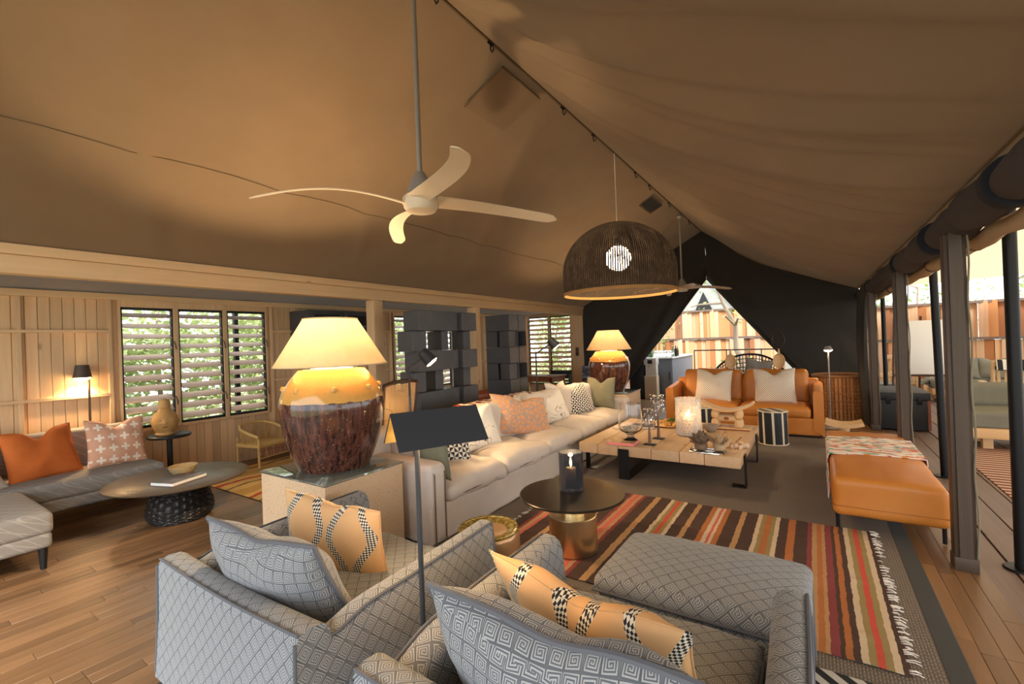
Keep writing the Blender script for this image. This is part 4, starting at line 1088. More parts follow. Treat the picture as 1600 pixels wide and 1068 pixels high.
make_pillow('plain cream cushion behind the large apricot cushion', M['linen_l'], (-3.16, 4.95, .50), .55, .46, H2-.1, 18, 0, .16, .08, .06, 15)
make_pillow('ivory cushion with ink loops between the apricot and triangle cushions', M['ivory'], (-3.0, 5.65, .49), .5, .44, H2-.3, 24, -4, .17, .12, .06, 16)
make_pillow('plain cream cushion behind the fully visible triangle print cushion', M['linen_l'], (-3.2, 6.15, .50), .55, .50, H2-.1, 16, 0, .16, .10, .06, 18)
make_pillow('black and white triangle print cushion next to the olive cushion by the smaller jar lamp', M['tri_s'], (-2.98, 6.42, .49), .50, .46, H2-.4, 24, -6, .16, .06, .06, 19)
make_pillow('olive green cushion on the linen sofa beside the smaller jar lamp', M['olive'], (-2.97, 7.02, .49), .52, .50, -.06, 12, 0, .16, .17, .05, 20)
t = thing('striped_throw', 'red and white striped throw over the back of the linen sofa', 'throw', (-3.40, 4.75, .0))
def thr(a, b):
    y = -.75+1.5*a; s = (b-.5)*2
    x = .17*s+.02*math.copysign(abs(s)**4, s); z = .905-.42*max(0, abs(s)-.62)**1.2*2.2+.012*nz(a*8, b*5)
    return (max(-.155, min(.15, x*1.0)) if abs(s) > .95 else x*.86, y, z)
bm = bmesh.new(); add_grid(bm, 40, 16, thr); thick(bm, .006); link('cloth', fin(bm, 70), M['stripethrow'], t)
bm = bmesh.new()
for i in range(50): add_tube(bm, [thr(i/49, 1), Vector(thr(i/49, 1))+Vector((.005, 0, -.05))], .003, 4)
o = link('tassels', fin(bm), M['paper'], t); o['kind'] = 'stuff'

# ================================================================ coffee table and what stands on it
TX0, TX1, TY0, TY1, TZ = -2.40, -.64, 5.0, 6.86, .38
t = thing('coffee_table', 'large low timber plank coffee table with flat black steel legs', 'table')
wds = [.24, .25, .38, .30, .25, .34]
x = TX0
for wd in wds:
    bm = bmesh.new(); add_box(bm, x+.003, x+wd-.003, TY0+random.uniform(-.006, .006), TY1+random.uniform(-.006, .006), .265, TZ+random.uniform(-.003, 0), .005, 2)
    link('plank', fin(bm), M['tablewood'], t); x += wd
for xa, yb in ((-1.84, TY0), (-1.84, TY1)):
    s = -1 if yb == TY0 else 1
    link('leg', box(xa-.06, xa+.06, min(yb+s*.006, yb+s*.016), max(yb+s*.006, yb+s*.016), .008, TZ-.03), M['steel'], t)
link('floor_bar', box(-1.90, -1.78, TY0-.012, TY1+.012, .0095, .018), M['steel'], t)
for yb in (5.28, 6.42):
    link('leg', box(TX1+.004, TX1+.014, yb-.055, yb+.055, .008, TZ-.03), M['steel'], t)
    link('leg', box(TX0-.014, TX0-.004, yb-.055, yb+.055, .008, TZ-.03), M['steel'], t)
    link('foot', box(TX1-.12, TX1+.014, yb-.055, yb+.055, .0095, .018), M['steel'], t)
    link('foot', box(TX0-.014, TX0+.12, yb-.055, yb+.055, .0095, .018), M['steel'], t)
for xx in (-1.45, -1.1): link('cross_brace', box(xx-.05, xx+.05, TY0+.05, TY1-.05, .25, .265), M['steel'], t)
book('pink-edged art book on the timber coffee table', (-1.90, 5.15, TZ), .32, .26, .035, .05, M['artcover'], M['pinkpaper'])
book('grey book lying beyond the glass vase on the coffee table', (-1.98, 6.18, TZ), .3, .24, .03, .2, M['navycover'], M['paper'])
book('second pale book lying under the vase side of the coffee table', (-2.18, 6.05, TZ), .24, .3, .025, -.1, M['artcover'], M['paper'])
t = thing('glass_vase', 'clear footed glass vase standing on the pink-edged book', 'vase', (-1.82, 5.2, TZ+.035))
link('vase_body', lathe(smoothprof([(.075, 0), (.08, .008), (.045, .03), (.038, .06), (.07, .085), (.12, .12), (.137, .18), (.137, .30), (.125, .40), (.12, .43)], 5)+[(.116, .43)]+smoothprof([(.121, .40), (.133, .30), (.133, .18), (.115, .125), (.06, .095), (.0, .085)], 5), 40), M['glass'], t)
M['water'] = mat('beads', (.92, .92, .9, 1), .05, trans=.6, ior=1.33)
bm = bmesh.new()
for i in range(60):
    a = random.random()*2*PI; r = .09*math.sqrt(random.random()); z = .11+random.random()*.05
    bmesh.ops.create_icosphere(bm, subdivisions=1, radius=.013, matrix=Matrix.Translation((r*math.cos(a), r*math.sin(a), z)))
o = link('glass_beads', fin(bm, 180), M['water'], t); o['kind'] = 'stuff'
def metal_tree(label, loc, h, seed):
    rd = random.Random(seed)
    t = thing('metal_tree', label, 'figurine', loc)
    link('foot', cbox(.13, .10, .008, .002), M['black'], t)
    link('stem', tube([(0, 0, .006), (0, 0, h*.55)], [.02, .009], 10), M['bronzestem'], t)
    bm = bmesh.new()
    for i in range(7):
        a = 2*PI*i/7; q = Vector((.07*math.cos(a)*rd.uniform(.7, 1.2), .05*math.sin(a), h*rd.uniform(.72, .98)))
        add_tube(bm, [(0, 0, h*.5), q*.6+Vector((0, 0, h*.3)), q], [.004, .0035, .002], 5)
    link('branches', fin(bm), M['silver'], t)
    vs, fs = [], []
    for i in range(150):
        a = rd.random()*2*PI; r = .085*math.sqrt(rd.random()); p = Vector((r*math.cos(a), r*.8*math.sin(a), h*.8+rd.uniform(-.10, .10)))
        d = Vector((rd.uniform(-1, 1), rd.uniform(-1, 1), rd.uniform(-1, 1))).normalized(); s = d.orthogonal().normalized(); b = len(vs); L = .013
        vs += [tuple(p-d*L), tuple(p+s*L*.6), tuple(p+d*L), tuple(p-s*L*.6)]; fs.append((b, b+1, b+2, b+3))
    me = bpy.data.meshes.new('leaves'); me.from_pydata(vs, [], fs); o = link('silver_leaves', me, M['silver'], t); o['kind'] = 'stuff'
metal_tree('shorter silver-leafed metal tree figurine beside the glass vase', (-1.60, 5.2, TZ), .40, 1)
metal_tree('taller silver-leafed metal tree figurine behind the shorter one', (-1.60, 5.56, TZ), .54, 2)
# lantern of glass tiles
t = thing('glass_tile_lantern', 'cylindrical lantern of small clear glass tiles with a lit white candle', 'lantern', (-1.33, 5.92, TZ))
M['tile'] = mat('glass tile', (.95, .93, .92, 1), .25, trans=.72, ior=1.2)
tile = box(-.007, .007, -.0185, .0185, -.019, .019, .002, 1); tile.materials.append(M['tile'])
for j in range(11):
    for i in range(22):
        a = 2*PI*(i+.5*(j % 2))/22
        link('glass_tile', tile, None, t, (.145*math.cos(a), .145*math.sin(a), .03+j*.041), (0, 0, a))
link('base_disc', lathe([(0, .012), (.15, .012), (.152, .006), (.15, 0), (0, 0)], 40), M['glass'], t)
cd = link('candle', lathe([(0, .012), (.055, .012), (.055, .21), (.05, .215), (.02, .205), (0, .205)], 28), M['wax'], t)
link('flame', lathe(smoothprof([(0, .215), (.010, .235), (.012, .25), (.006, .275), (0, .292)], 4), 12), M['flame'], cd)
point(t, (0, 0, .27), 1.4, (1, .6, .26), .02)
bowl('small grey stoneware bowl beside the glass tile lantern', (-1.13, 6.22, TZ), .095, .085, M['greybowl'])
t = thing('serving_board', 'thin wooden board under the carved headrest', 'board', (-.98, 6.56, TZ)); link('board_slab', cbox(.56, .34, .018, .005), M['carvedwood'], t)
link('board_edge', box(-.28, .28, -.171, -.168, .002, .016), M['reddesk'], t)
t = thing('carved_headrest', 'carved pale wooden headrest with a curved seat and knobbed legs', 'stool', (-.98, 6.56, TZ+.018))
bm = bmesh.new(); add_grid(bm, 24, 6, lambda a, b: ((a-.5)*.62, (b-.5)*.22*(1-.1*abs(a-.5)), .235+.38*((a-.5))**2*1.0*1.1)); thick(bm, .03)
link('curved_seat', fin(bm, 50), M['carvedwood'], t)
for s in (-1, 1):
    for q in (-1, 1):
        link('leg', lathe(smoothprof([(.03, 0), (.046, .012), (.05, .05), (.042, .095), (.025, .11), (.042, .125), (.05, .165), (.044, .20), (.03, .225), (0, .235)], 4), 16), M['carvedwood'], t, (s*.14, q*.05, 0))
link('middle_block', softbox(.24, .16, .085, .035), M['carvedwood'], t, (0, 0, .075))
link('carved_eye', lathe([(0, .006), (.016, .006), (.02, 0)], 14, sx=1.6), M['reddesk'], t, (0, -.08, .117), Euler((PI/2, 0, 0)))
t = thing('glass_tray', 'square clear glass tray holding a dried flower', 'tray', (-.97, 5.12, TZ))
link('tray_plate', cbox(.34, .18, .012, .004), M['glass'], t)
link('tray_rim', tube([(-.17, -.09, .014), (.17, -.09, .014), (.17, .09, .014), (-.17, .09, .014)], .006, 6, True), M['glass'], t)
def flower(label, loc, r, n, m, seed):
    rd = random.Random(seed)
    t = thing('dried_flower', label, 'flower', loc)
    pet = bmesh.new(); add_grid(pet, 6, 4, lambda a, b: (a, (b-.5)*.62*math.sin(PI*min(1, a*.85+.12)), .35*a*a+.25*abs(b-.5))); thick(pet, .02); pm = fin(pet, 60); pm.materials.append(m)
    for i in range(n):
        az = rd.random()*2*PI; el = rd.uniform(-.15, 1.2); s = r*rd.uniform(.6, 1.0)
        o = link('petal', pm, None, t, (0, 0, r*.5), Euler((rd.uniform(-.3, .3), -el, az))); o.scale = (s, s, s)
    link('heart', lathe(smoothprof([(.02, 0), (r*.42, r*.12), (r*.5, r*.4), (r*.35, r*.7), (0, r*.8)], 4), 16), m, t)
flower('large brown dried protea lying on the glass tray', (-1.03, 5.12, TZ+.012), .135, 70, M['petal'], 3)
flower('paler loose dried flower beside the large brown protea', (-.86, 5.16, TZ+.012), .12, 34, M['petal_p'], 4)
t = thing('bead_string', 'string of chunky cream beads on the coffee table', 'beads', (-.77, 5.45, TZ))
bm = bmesh.new(); bmesh.ops.create_icosphere(bm, subdivisions=2, radius=.026); bead = fin(bm, 180); bead.materials.append(M['bead'])
pp = []
for i in range(24):
    a = 2*PI*i/24; p = (.15*math.cos(a)+random.uniform(-.012, .012), .07*math.sin(a)+random.uniform(-.012, .012), .021+random.choice((0, 0, .012))); pp.append(p); link('bead', bead, None, t, p)
link('cord', tube(pp, .003, 4, True), M['reddesk'], t); link('tassel', tube([(.02, .05, .04), (.05, .07, .07), (.08, .07, .10)], .004, 5), M['reddesk'], t)
t = thing('snack_plate', 'wooden plate heaped with golden fried snacks and herbs', 'plate', (-1.72, 6.45, TZ))
link('plate_disc', lathe([(0, .01), (.19, .012), (.23, .026), (.235, .022), (.2, 0), (0, 0)], 36), M['carvedwood'], t)
bm = bmesh.new(); bmesh.ops.create_icosphere(bm, subdivisions=2, radius=1)
for v in bm.verts: v.co *= 1+.25*nz(v.co.x*2, v.co.y*2, v.co.z*2)
nut = fin(bm, 180); nut.materials.append(M['nut'])
for i in range(34):
    a = random.random()*2*PI; r = .15*math.sqrt(random.random()); s = random.uniform(.024, .036)
    o = link('snack', nut, None, t, (r*math.cos(a), r*math.sin(a), .03+random.random()*.045*(1-r/.17)), (random.random()*3, random.random()*3, 0)); o.scale = (s, s*.7, s*.6)
vs, fs = [], []
for i in range(50):
    p = Vector((random.gauss(.07, .03), random.gauss(-.02, .03), .07+random.random()*.03)); d = Vector((random.uniform(-1, 1), random.uniform(-1, 1), random.uniform(0, 1))).normalized()*.018; s_ = d.orthogonal()*.5; b = len(vs)
    vs += [tuple(p-d), tuple(p+s_), tuple(p+d), tuple(p-s_)]; fs.append((b, b+1, b+2, b+3))
me = bpy.data.meshes.new('herbs'); me.from_pydata(vs, [], fs); o = link('herbs', me, M['herb'], t); o['kind'] = 'stuff'

# ================================================================ brass table, gold stool, candle
t = thing('brass_pedestal_table', 'round dark-topped table on a stepped brass drum pedestal', 'table', (-1.57, 3.12, .0245))
link('pedestal_drum', lathe([(0, 0), (.178, 0), (.18, .004), (.18, .262), (.176, .268), (0, .268)], 64, sharp=30), M['brass'], t)
link('pedestal_neck', lathe([(0, .268), (.095, .268), (.095, .405), (0, .405)], 48, sharp=30), M['brass'], t)
link('table_top', lathe([(0, .405), (.39, .405), (.398, .409), (.398, .418), (.392, .424), (0, .424)], 72, sharp=30), M['bronze'], t)
t = thing('smoked_candle_glass', 'tall smoked black glass candle holder with a lit candle on the brass table', 'candle', (-1.60, 3.18, .449))
link('glass_cylinder', lathe([(0, 0), (.088, 0), (.093, .006), (.093, .285), (.095, .292), (.09, .294), (.086, .288), (.086, .03), (0, .03)], 48), M['smoke'], t)
cd = link('candle', lathe([(0, .03), (.038, .03), (.038, .17), (.034, .174), (0, .168)], 24), M['wax'], t)
link('flame', lathe(smoothprof([(0, .175), (.009, .195), (.010, .21), (.005, .235), (0, .25)], 4), 12), M['flame'], cd)
point(t, (0, 0, .27), 1.5, (1, .6, .26), .02)
t = thing('gold_stool', 'round gold-glazed ceramic stool beside the linen sofa', 'stool', (-1.80, 2.36, .01))
link('stool_body', lathe(smoothprof([(.185, 0), (.2, .02), (.205, .1), (.205, .3), (.2, .37), (.18, .40)], 5)+smoothprof([(.17, .402), (.12, .385), (.05, .372), (0, .37)], 4), 56), M['goldglaze'], t)
link('glaze_lip', tube([(.186*math.cos(2*PI*i/48), .186*math.sin(2*PI*i/48), .397) for i in range(48)], .012, 8, True), M['goldglaze'], t)
link('pierced_hole', lathe([(0, .006), (.022, .006), (.026, 0)], 16), M['black'], t, (.17, -.118, .19), Euler((0, PI/2, -.6)))

# ================================================================ tan leather sofa and bench
t = thing('leather_sofa', 'two-seat tan leather sofa with sloped arms facing the coffee table', 'sofa', (-1.05, 8.6, .0095))
link('base', softbox(2.2, .86, .26, .02), M['leather'], t, (0, 0, .03))
link('plinth_strip', box(-1.05, 1.05, -.40, .4, .009, .03), M['black'], t)
for s in (-1, 1):
    bm = bmesh.new()
    def arm(a, b, s=s):
        prof = [(0, .0), (0, .66), (.03, .69), (.115, .69), (.135, .66), (.135, .1)]
        f = b*(len(prof)-1); k = min(len(prof)-2, int(f)); q = f-k
        px = prof[k][0]+(prof[k+1][0]-prof[k][0])*q; pz = prof[k][1]+(prof[k+1][1]-prof[k][1])*q
        y = -.44+.88*a; hz = pz if pz < .3 else pz*(1+.10*a)-.0
        return (s*(1.15-px), y, .02+hz)
    vs = add_grid(bm, 12, 20, arm); bm.faces.new([v for v in vs[0]]); bm.faces.new([v for v in vs[-1]])
    link('armrest', fin(bm, 35), M['leather'], t)
    link('seat_cushion', softbox(.98, .78, .17, .06, .05, .012, seed=50+s), M['leather'], t, (s*.495, -.06, .28))
    link('back_cushion', softbox(.96, .24, .56, .08, .02, .02, seed=60+s), M['leather'], t, (s*.49, .26, .42), Euler((math.radians(-9), 0, 0)))
link('backrest', softbox(2.2, .16, .78, .04), M['leather'], t, (0, .37, .06))
make_pillow('ivory diamond weave cushion on the leather sofa seat closer to the linen sofa', M['diamond'], (-1.48, 8.42, .475), .58, .56, .05, 18, 3, .18, .14, .07, 21)
make_pillow('ivory diamond weave cushion on the leather sofa seat closer to the steel floor lamp', M['diamond'], (-.54, 8.42, .475), .60, .58, -.06, 18, -3, .18, .16, .07, 22)
t = thing('leather_bench', 'long tan leather bench with thin dark legs across the rug edge', 'bench', (.44, 5.52, .0095))
link('bench_body', softbox(.70, 2.14, .30, .05, .018, .010, n=14, seed=9), M['leather'], t, (0, 0, .12))
link('welt_seam', tube([(.352*a, 1.072*b, .2) for a, b in ((-1, -1), (1, -1), (1, 1), (-1, 1))], .004, 6, True), M['leather_d'], t)
for x_, y_ in ((-.32, -1.0), (.32, -1.0), (-.32, 1.0), (.32, 1.0)): link('leg', tube([(x_, y_, .0), (x_, y_, .14)], .014, 8), M['steel'], t)
t = thing('rag_throw', 'multicoloured woven rag throw laid across the tan leather bench', 'throw', (.44, 5.70, 0))
def rt_(a, b):
    y = -.42+.84*b+.10*(a-.3)+.012*nz(a*9, b*9)
    L = a*1.5-.36
    if L < 0: return (-.363-.006*nz(b*8, a*8), y, .43+L+.0)
    if L > .72: return (.366, y, .43-(L-.72))
    return (-.362+L*1.01, y, .444+.008*nz(a*14, b*12)+.012*math.sin(PI*L/.72))
bm = bmesh.new(); add_grid(bm, 60, 24, rt_); thick(bm, .008); link('cloth', fin(bm, 70), M['throw'], t)
bm = bmesh.new()
for i in range(60):
    q = Vector(rt_(0, i/59)); add_tube(bm, [q, q+Vector((-.004, random.uniform(-.01, .01), -.05))], .004, 4)
o = link('fringe', fin(bm), M['throw'], t); o['kind'] = 'stuff'
# drums
def drum(label, loc, rz):
    t = thing('inlay_drum_table', label, 'side table', loc, rz)
    link('drum_body', lathe([(0, .012), (.188, .012), (.188, .47), (0, .47)], 56, sharp=30), M['drum'], t)
    link('drum_top', lathe([(0, .47), (.188, .47), (.186, .482), (0, .484)], 48, sharp=30), M['drumtop'], t)
    for z in (.008, .474): link('bone_rim', tube([(.19*math.cos(2*PI*i/48), .19*math.sin(2*PI*i/48), z) for i in range(48)], .009, 6, True), M['bone'], t)
drum('black and bone inlay drum table standing clear of the coffee table', (-.53, 7.58, .0095), .3)
drum('black and bone inlay drum table behind the carved headrest', (-1.50, 7.66, .0095), 1.4)
t = thing('carved_stool', 'pale carved wooden stool with a dished seat beside the tan sofa arm', 'stool', (.31, 7.62, .0095))
bm = bmesh.new(); add_grid(bm, 16, 8, lambda a, b: ((a-.5)*.40, (b-.5)*.30, .345+.16*(a-.5)**2)); thick(bm, .05); link('dished_seat', fin(bm, 50), M['carvedwood'], t)
link('pedestal', lathe(smoothprof([(.07, .05), (.06, .12), (.055, .2), (.07, .28), (.1, .31)], 4), 20), M['carvedwood'], t); link('foot', softbox(.34, .26, .055, .02), M['carvedwood'], t)
# wicker log basket
t = thing('log_basket', 'very large round brown wicker basket in front of the dark gable', 'basket', (.37, 10.35, .0))
st = box(-.022, .022, -.008, .008, 0, .78, .004, 1); st.materials.append(M['wickb'])
for i in range(44):
    a = 2*PI*i/44; link('stake', st, None, t, (.405*math.cos(a), .405*math.sin(a), .012), (0, 0, a+PI/2))
for j in range(12):
    z = .04+j*.064; r = .395+.012*math.sin(j/11*PI)
    link('weaver', tube([((r+.012*(1 if (i+j) % 2 else -1))*math.cos(2*PI*i/88), (r+.012*(1 if (i+j) % 2 else -1))*math.sin(2*PI*i/88), z) for i in range(88)], .012, 5, True), M['wickb'], t)
link('rim', tube([(.41*math.cos(2*PI*i/40), .41*math.sin(2*PI*i/40), .79) for i in range(40)], .022, 8, True), M['wickb'], t)
link('lining', lathe([(0, .02), (.38, .02), (.385, .76)], 40, cap=False), M['reddesk'], t)
# ================================================================ foreground armchairs and footstool
def armchair(label, loc):
    t = thing('armchair', label, 'armchair', loc)
    # local: back panel along y=0, facing +y, width 1.16, depth 1.14
    W2 = .58
    link('base', softbox(1.12, 1.06, .17, .03, n=12), M['greykey'], t, (0, .55, .06))
    def panel(prof, f):
        bm = bmesh.new(); vs = add_grid(bm, 20, len(prof)-1, f); bm.faces.new(vs[0]); bm.faces.new(vs[-1]); return fin(bm, 38)
    pb = [(-.02, .07), (.0, .35), (.005, .585), (.02, .61), (.05, .62), (.10, .615), (.125, .60), (.14, .57), (.17, .30)]
    def fb(a, b):
        y, z = pb[round(b*(len(pb)-1))]
        return ((a-.5)*2*W2, y-.0, z-.018*math.sin(PI*a)*(1 if z > .4 else 0))
    link('back_panel', panel(pb, fb), M['greykey'], t)
    for s in (-1, 1):
        pa = [(.0, .07), (.0, .35), (.004, .555), (.016, .578), (.04, .588), (.085, .582), (.11, .565), (.125, .53), (.15, .28)]
        def fa(a, b, s=s):
            x, z = pa[round(b*(len(pa)-1))]
            y = .005+1.145*a
            top = (z-.28)/.30 if z > .28 else 0
            dz = top*(-.04*math.exp(-((a-.13)/.09)**2)+.03*a)
            return (s*(W2-x+.012*math.sin(PI*a)), y, z+dz)
        ar = link('armrest', panel(pa, fa), M['greykey'], t)
        pts = [fa(i/20, 3/8) for i in range(21)]; link('piping', tube([(x+s*.006, y, z+.004) for x, y, z in pts]+[(s*W2, 1.155, .5), (s*W2, 1.155, .1)], .0065, 6), M['greypipe'], ar)
    link('piping', tube([(x, y-.004, z+.004) for x, y, z in [fb(i/20, 3/8) for i in range(21)]], .0065, 6), M['greypipe'], t)
    for s in (-1, 1): link('piping', tube([(s*(W2-.002), y_, z) for y_, z in ((-.016, .09), (-.004, .3), (.0, .45), (.003, .59))], .0065, 6), M['greypipe'], t)
    sc = link('seat_cushion', softbox(.86, .94, .18, .05, .03, .008, n=14, seed=31), M['greykey'], t, (0, .66, .225))
    link('cushion_piping', tube([(.42*a, .46*b, .155) for a, b in ((-1, -1), (-.3, -1), (.3, -1), (1, -1), (1, -.3), (1, .3), (1, 1), (.3, 1), (-.3, 1), (-1, 1), (-1, .3), (-1, -.3))], .0065, 6, True), M['greypipe'], sc)
    for x_, y_ in ((-.5, .08), (.5, .08), (-.5, 1.05), (.5, 1.05)): link('leg', tube([(x_, y_, .08), (x_, y_, .01)], [.025, .018], 8), M['black'], t)
    return t
armchair('grey key-weave armchair with a grey and an apricot cushion beside the charcoal lamp', (-2.08, .86, .0095))
armchair('grey key-weave armchair in front of the matching grey footstool', (-.62, .86, .0095))
CG = 'grey'
make_pillow('thick grey key-weave back cushion in the armchair nearest the plank floor', M['greykey_s'], (-2.06, 1.20, .395), .80, .46, PI+.10, 22, 2, .24, .07, .05, 31, M['greypipe'], pr=.011)
make_pillow('apricot chain-band cushion leaning on the arm of the armchair nearest the plank floor', M['chain'], (-2.2, 1.53, .40), .64, .42, PI+.22, 12, -5, .17, .07, .05, 32)
make_pillow('thick grey key-weave back cushion in the armchair before the footstool', M['greykey_s'], (-.64, 1.22, .395), .86, .46, PI-.03, 20, -3, .26, .10, .05, 33, M['greypipe'], pr=.011)
make_pillow('long apricot chain-band cushion in the armchair before the footstool', M['chain'], (-.69, 1.58, .40), .80, .42, PI-.17, 27, -2, .18, .17, .06, 34)
t = thing('footstool', 'domed grey key-weave footstool with piped edges in front of the armchair', 'footstool', (-.49, 2.36, .026))
link('stool_body', softbox(.88, .60, .36, .04, 0, .004, n=12), M['greykey'], t)
tp = link('top_cushion', softbox(.90, .62, .08, .036, .055, .006, n=16, seed=3), M['greykey'], t, (0, 0, .345))
link('piping', tube([(.447*a, .307*b, .36) for a, b in ((-1, -1), (0, -1), (1, -1), (1, 0), (1, 1), (0, 1), (-1, 1), (-1, 0))], .008, 6, True), M['greypipe'], t)
for s in (-1, 1): link('skirt_pleat', tube([(s*.446, .2, .34), (s*.45, .22, .02)], .007, 6), M['greypipe'], t)
# ================================================================ aisle behind the sofa
box_me = {}
def metal_screen(label, loc, rows, rh, depth, name='box_screen'):
    """rows: list of lists (offset, width, material, depth shift); columns run along +y"""
    t = thing(name, label, 'screen', loc)
    for j, row in enumerate(rows):
        for off, wd, m, dx in row:
            k = (round(wd, 2), round(depth, 2), m)
            if k not in box_me:
                box_me[k] = box(-depth/2, depth/2, 0, wd-.004, 0, rh-.004, .004, 1); box_me[k].materials.append(M[m])
            link('metal_box', box_me[k], None, t, (dx, off, j*rh))
    return t
full = [(0, .50, 'slate', .02), (.50, .31, 'slate', -.02), (.81, .33, 'slate', .04)]
gapr = [(-.06, .25, 'slate', -.03), (.50, .14, 'slate', -.06), (.94, .16, 'slate', -.05)]
gap2 = [(-.04, .20, 'slate', -.03), (.36, .16, 'slate', -.06), (.92, .16, 'slate', -.05)]
s1 = metal_screen('open stacked dark metal box screen beside the near pine post', (-4.2, 4.04, 0), [full, gapr, full, gap2, full, gap2, full, gapr, full][::-1][1:], .257, .26)
link('support_rod', tube([(0, .78, .0), (0, .78, 2.05)], .01, 6), M['fangrey'], s1)
a_ = [(0, .26, 'slate', .0), (.26, .25, 'slate', .0)]
rowsA = []
t = thing('box_screen', 'closed checkered dark metal box screen beside the far pine post', 'screen', (-4.18, 5.9, 0))
for j in range(8):
    z = j*.257
    cells = [(-.23, .23, 0, .26, 'slate'), (-.23, .23, .26, .50, 'slate')] if j % 2 else [(-.23, -.02, 0, .24, 'slate'), (.02, .2, 0.02, .24, 'slate'), (-.1, .23, .24, .5, 'slate')]
    for (xa, xb, ya, yb, m) in cells:
        if ya > .2 and not j % 2:      # open-fronted box: four walls and a back
            ob = bmesh.new(); z1 = z+.253
            add_box(ob, xa, xa+.006, ya+.002, yb-.002, z, z1); add_box(ob, xa, xb, ya+.002, ya+.01, z, z1); add_box(ob, xa, xb, yb-.01, yb-.002, z, z1); add_box(ob, xa, xb, ya+.01, yb-.01, z, z+.008); add_box(ob, xa, xb, ya+.01, yb-.01, z1-.008, z1)
            link('metal_box', fin(ob), M[m], t)
        else: link('metal_box', box(xa, xb, ya+.002, yb-.002, z, z+.253, .004, 1), M[m], t)
    if j % 2: link('front_plate', box(.231, .236, .262, .49, z+.006, z+.247), M['slate'], t)
def cane_chair(label, loc, rz):
    t = thing('cane_chair', label, 'chair', loc, rz)
    # faces -x ; back towards +x
    for s in (-1, 1):
        link('back_post', tube([(.20, s*.24, .0), (.22, s*.25, .5), (.27, s*.265, .9), (.31, s*.27, 1.20)], .018, 8), M['darkcane'], t)
        link('leg', tube([(-.24, s*.22, 0), (-.23, s*.22, .5)], .018, 8), M['darkcane'], t)
        link('arm', tube([(.26, s*.265, .86), (.0, s*.29, .78), (-.2, s*.27, .72), (-.23, s*.22, .5)], .016, 8), M['darkcane'], t)
    link('top_rail', tube([(.31, -.27, 1.20), (.335, -.15, 1.225), (.34, 0, 1.23), (.335, .15, 1.225), (.31, .27, 1.20)], .02, 8), M['darkcane'], t)
    link('seat', softbox(.5, .5, .07, .03), M['linen'], t, (-.02, 0, .47))
    bm = bmesh.new(); add_grid(bm, 10, 8, lambda a, b: (.235+.085*b+.02*math.sin(PI*a), -.245+.49*a, .58+.62*b)); link('cane_back', fin(bm, 80), M['cane'], t)
cane_chair('tall cane-backed dining chair directly behind the big jar lamp', (-4.1, 3.45, 0), .12)
cane_chair('second cane-backed chair farther from the jar lamp beside the dark box screen', (-5.0, 4.0, 0), PI+.3)
# wall cabinet
t = thing('wall_cabinet', 'dark wall cabinet with glazed doors high on the pine wall', 'cabinet', (-6.78, 4.78, 1.82))
link('carcass', box(-.3, .24, -.6, .62, 0, .42, .005), M['slate'], t)
for k in range(2):
    d_ = link('door', box(.24, .262, -.58+k*.6, 0.0+k*.6, .02, .40, .003), M['bardoor'], t)
    link('pane', box(.262, .266, -.52+k*.6, -.06+k*.6, .07, .35), M['smoke'], d_)
# objects beyond the screens
t = thing('leather_daybed', 'cognac leather bolster daybed between the two dark box screens', 'daybed', (-5.0, 6.3, 0))
link('frame', box(-.35, .35, -.9, .9, .12, .35, .02), M['reddesk'], t)
for z_, y_ in ((.46, 0), (.66, .03)): link('bolster', tube([(.1-.15*(z_ > .5), -.88+y_, z_), (.1-.15*(z_ > .5), -.86+y_, z_), (.1-.15*(z_ > .5), .86+y_, z_), (.1-.15*(z_ > .5), .88+y_, z_)], [.06, .115, .115, .06], 20), M['cognac'], t)
for x_, y_ in ((-.3, -.8), (.3, -.8), (-.3, .8), (.3, .8)): link('leg', box(x_-.025, x_+.025, y_-.025, y_+.025, 0, .12), M['reddesk'], t)
def desk(label, loc, w_, d_, h_):
    t = thing('desk', label, 'desk', loc)
    link('desk_top', box(-w_/2, w_/2, -d_/2, d_/2, h_-.035, h_, .005), M['reddesk'], t)
    link('apron', box(-w_/2+.05, w_/2-.05, -d_/2+.03, d_/2-.03, h_-.13, h_-.035), M['reddesk'], t)
    for x_ in (-1, 1):
        for y_ in (-1, 1): link('leg', box(x_*(w_/2-.06)-.03, x_*(w_/2-.06)+.03, y_*(d_/2-.06)-.03, y_*(d_/2-.06)+.03, 0, h_-.035, .004, 1), M['reddesk'], t)
desk('red brown wooden writing desk near the far louvre windows', (-5.5, 9.3, 0), 1.25, .7, .82)
t = thing('hurricane_lamp', 'small clear hurricane candle glass on the red brown desk', 'candle', (-5.72, 9.1, .82))
link('chimney', lathe([(.075, 0), (.08, .01), (.08, .36), (.076, .36), (.076, .012), (0, .012)], 24), M['glass'], t)
cd = link('candle', lathe([(0, .012), (.035, .012), (.035, .14), (0, .14)], 16), M['wax'], t); link('flame', lathe(smoothprof([(0, .14), (.009, .16), (.005, .19), (0, .2)], 3), 10), M['flame'], cd)
def director(label, loc, rz, m):
    t = thing('director_chair', label, 'chair', loc, rz)
    link('canvas_back', box(-.27, .27, .23, .245, .66, .86, .004), m, t); link('canvas_seat', box(-.27, .27, -.22, .22, .45, .465, .004), m, t)
    for s in (-1, 1):
        link('back_post', box(s*.28-.015, s*.28+.015, .22, .25, .44, .88), M['black'], t); link('arm', box(s*.28-.025, s*.28+.025, -.25, .25, .63, .65, .004), M['black'], t)
        link('leg', tube([(s*.27, -.2, .45), (-s*.27, -.2, .0)], .014, 6), M['black'], t); link('leg', tube([(s*.27, .2, .45), (-s*.27, .2, .0)], .014, 6), M['black'], t)
director('black director chair tucked at the red brown desk', (-5.35, 10.05, 0), 0, M['black'])
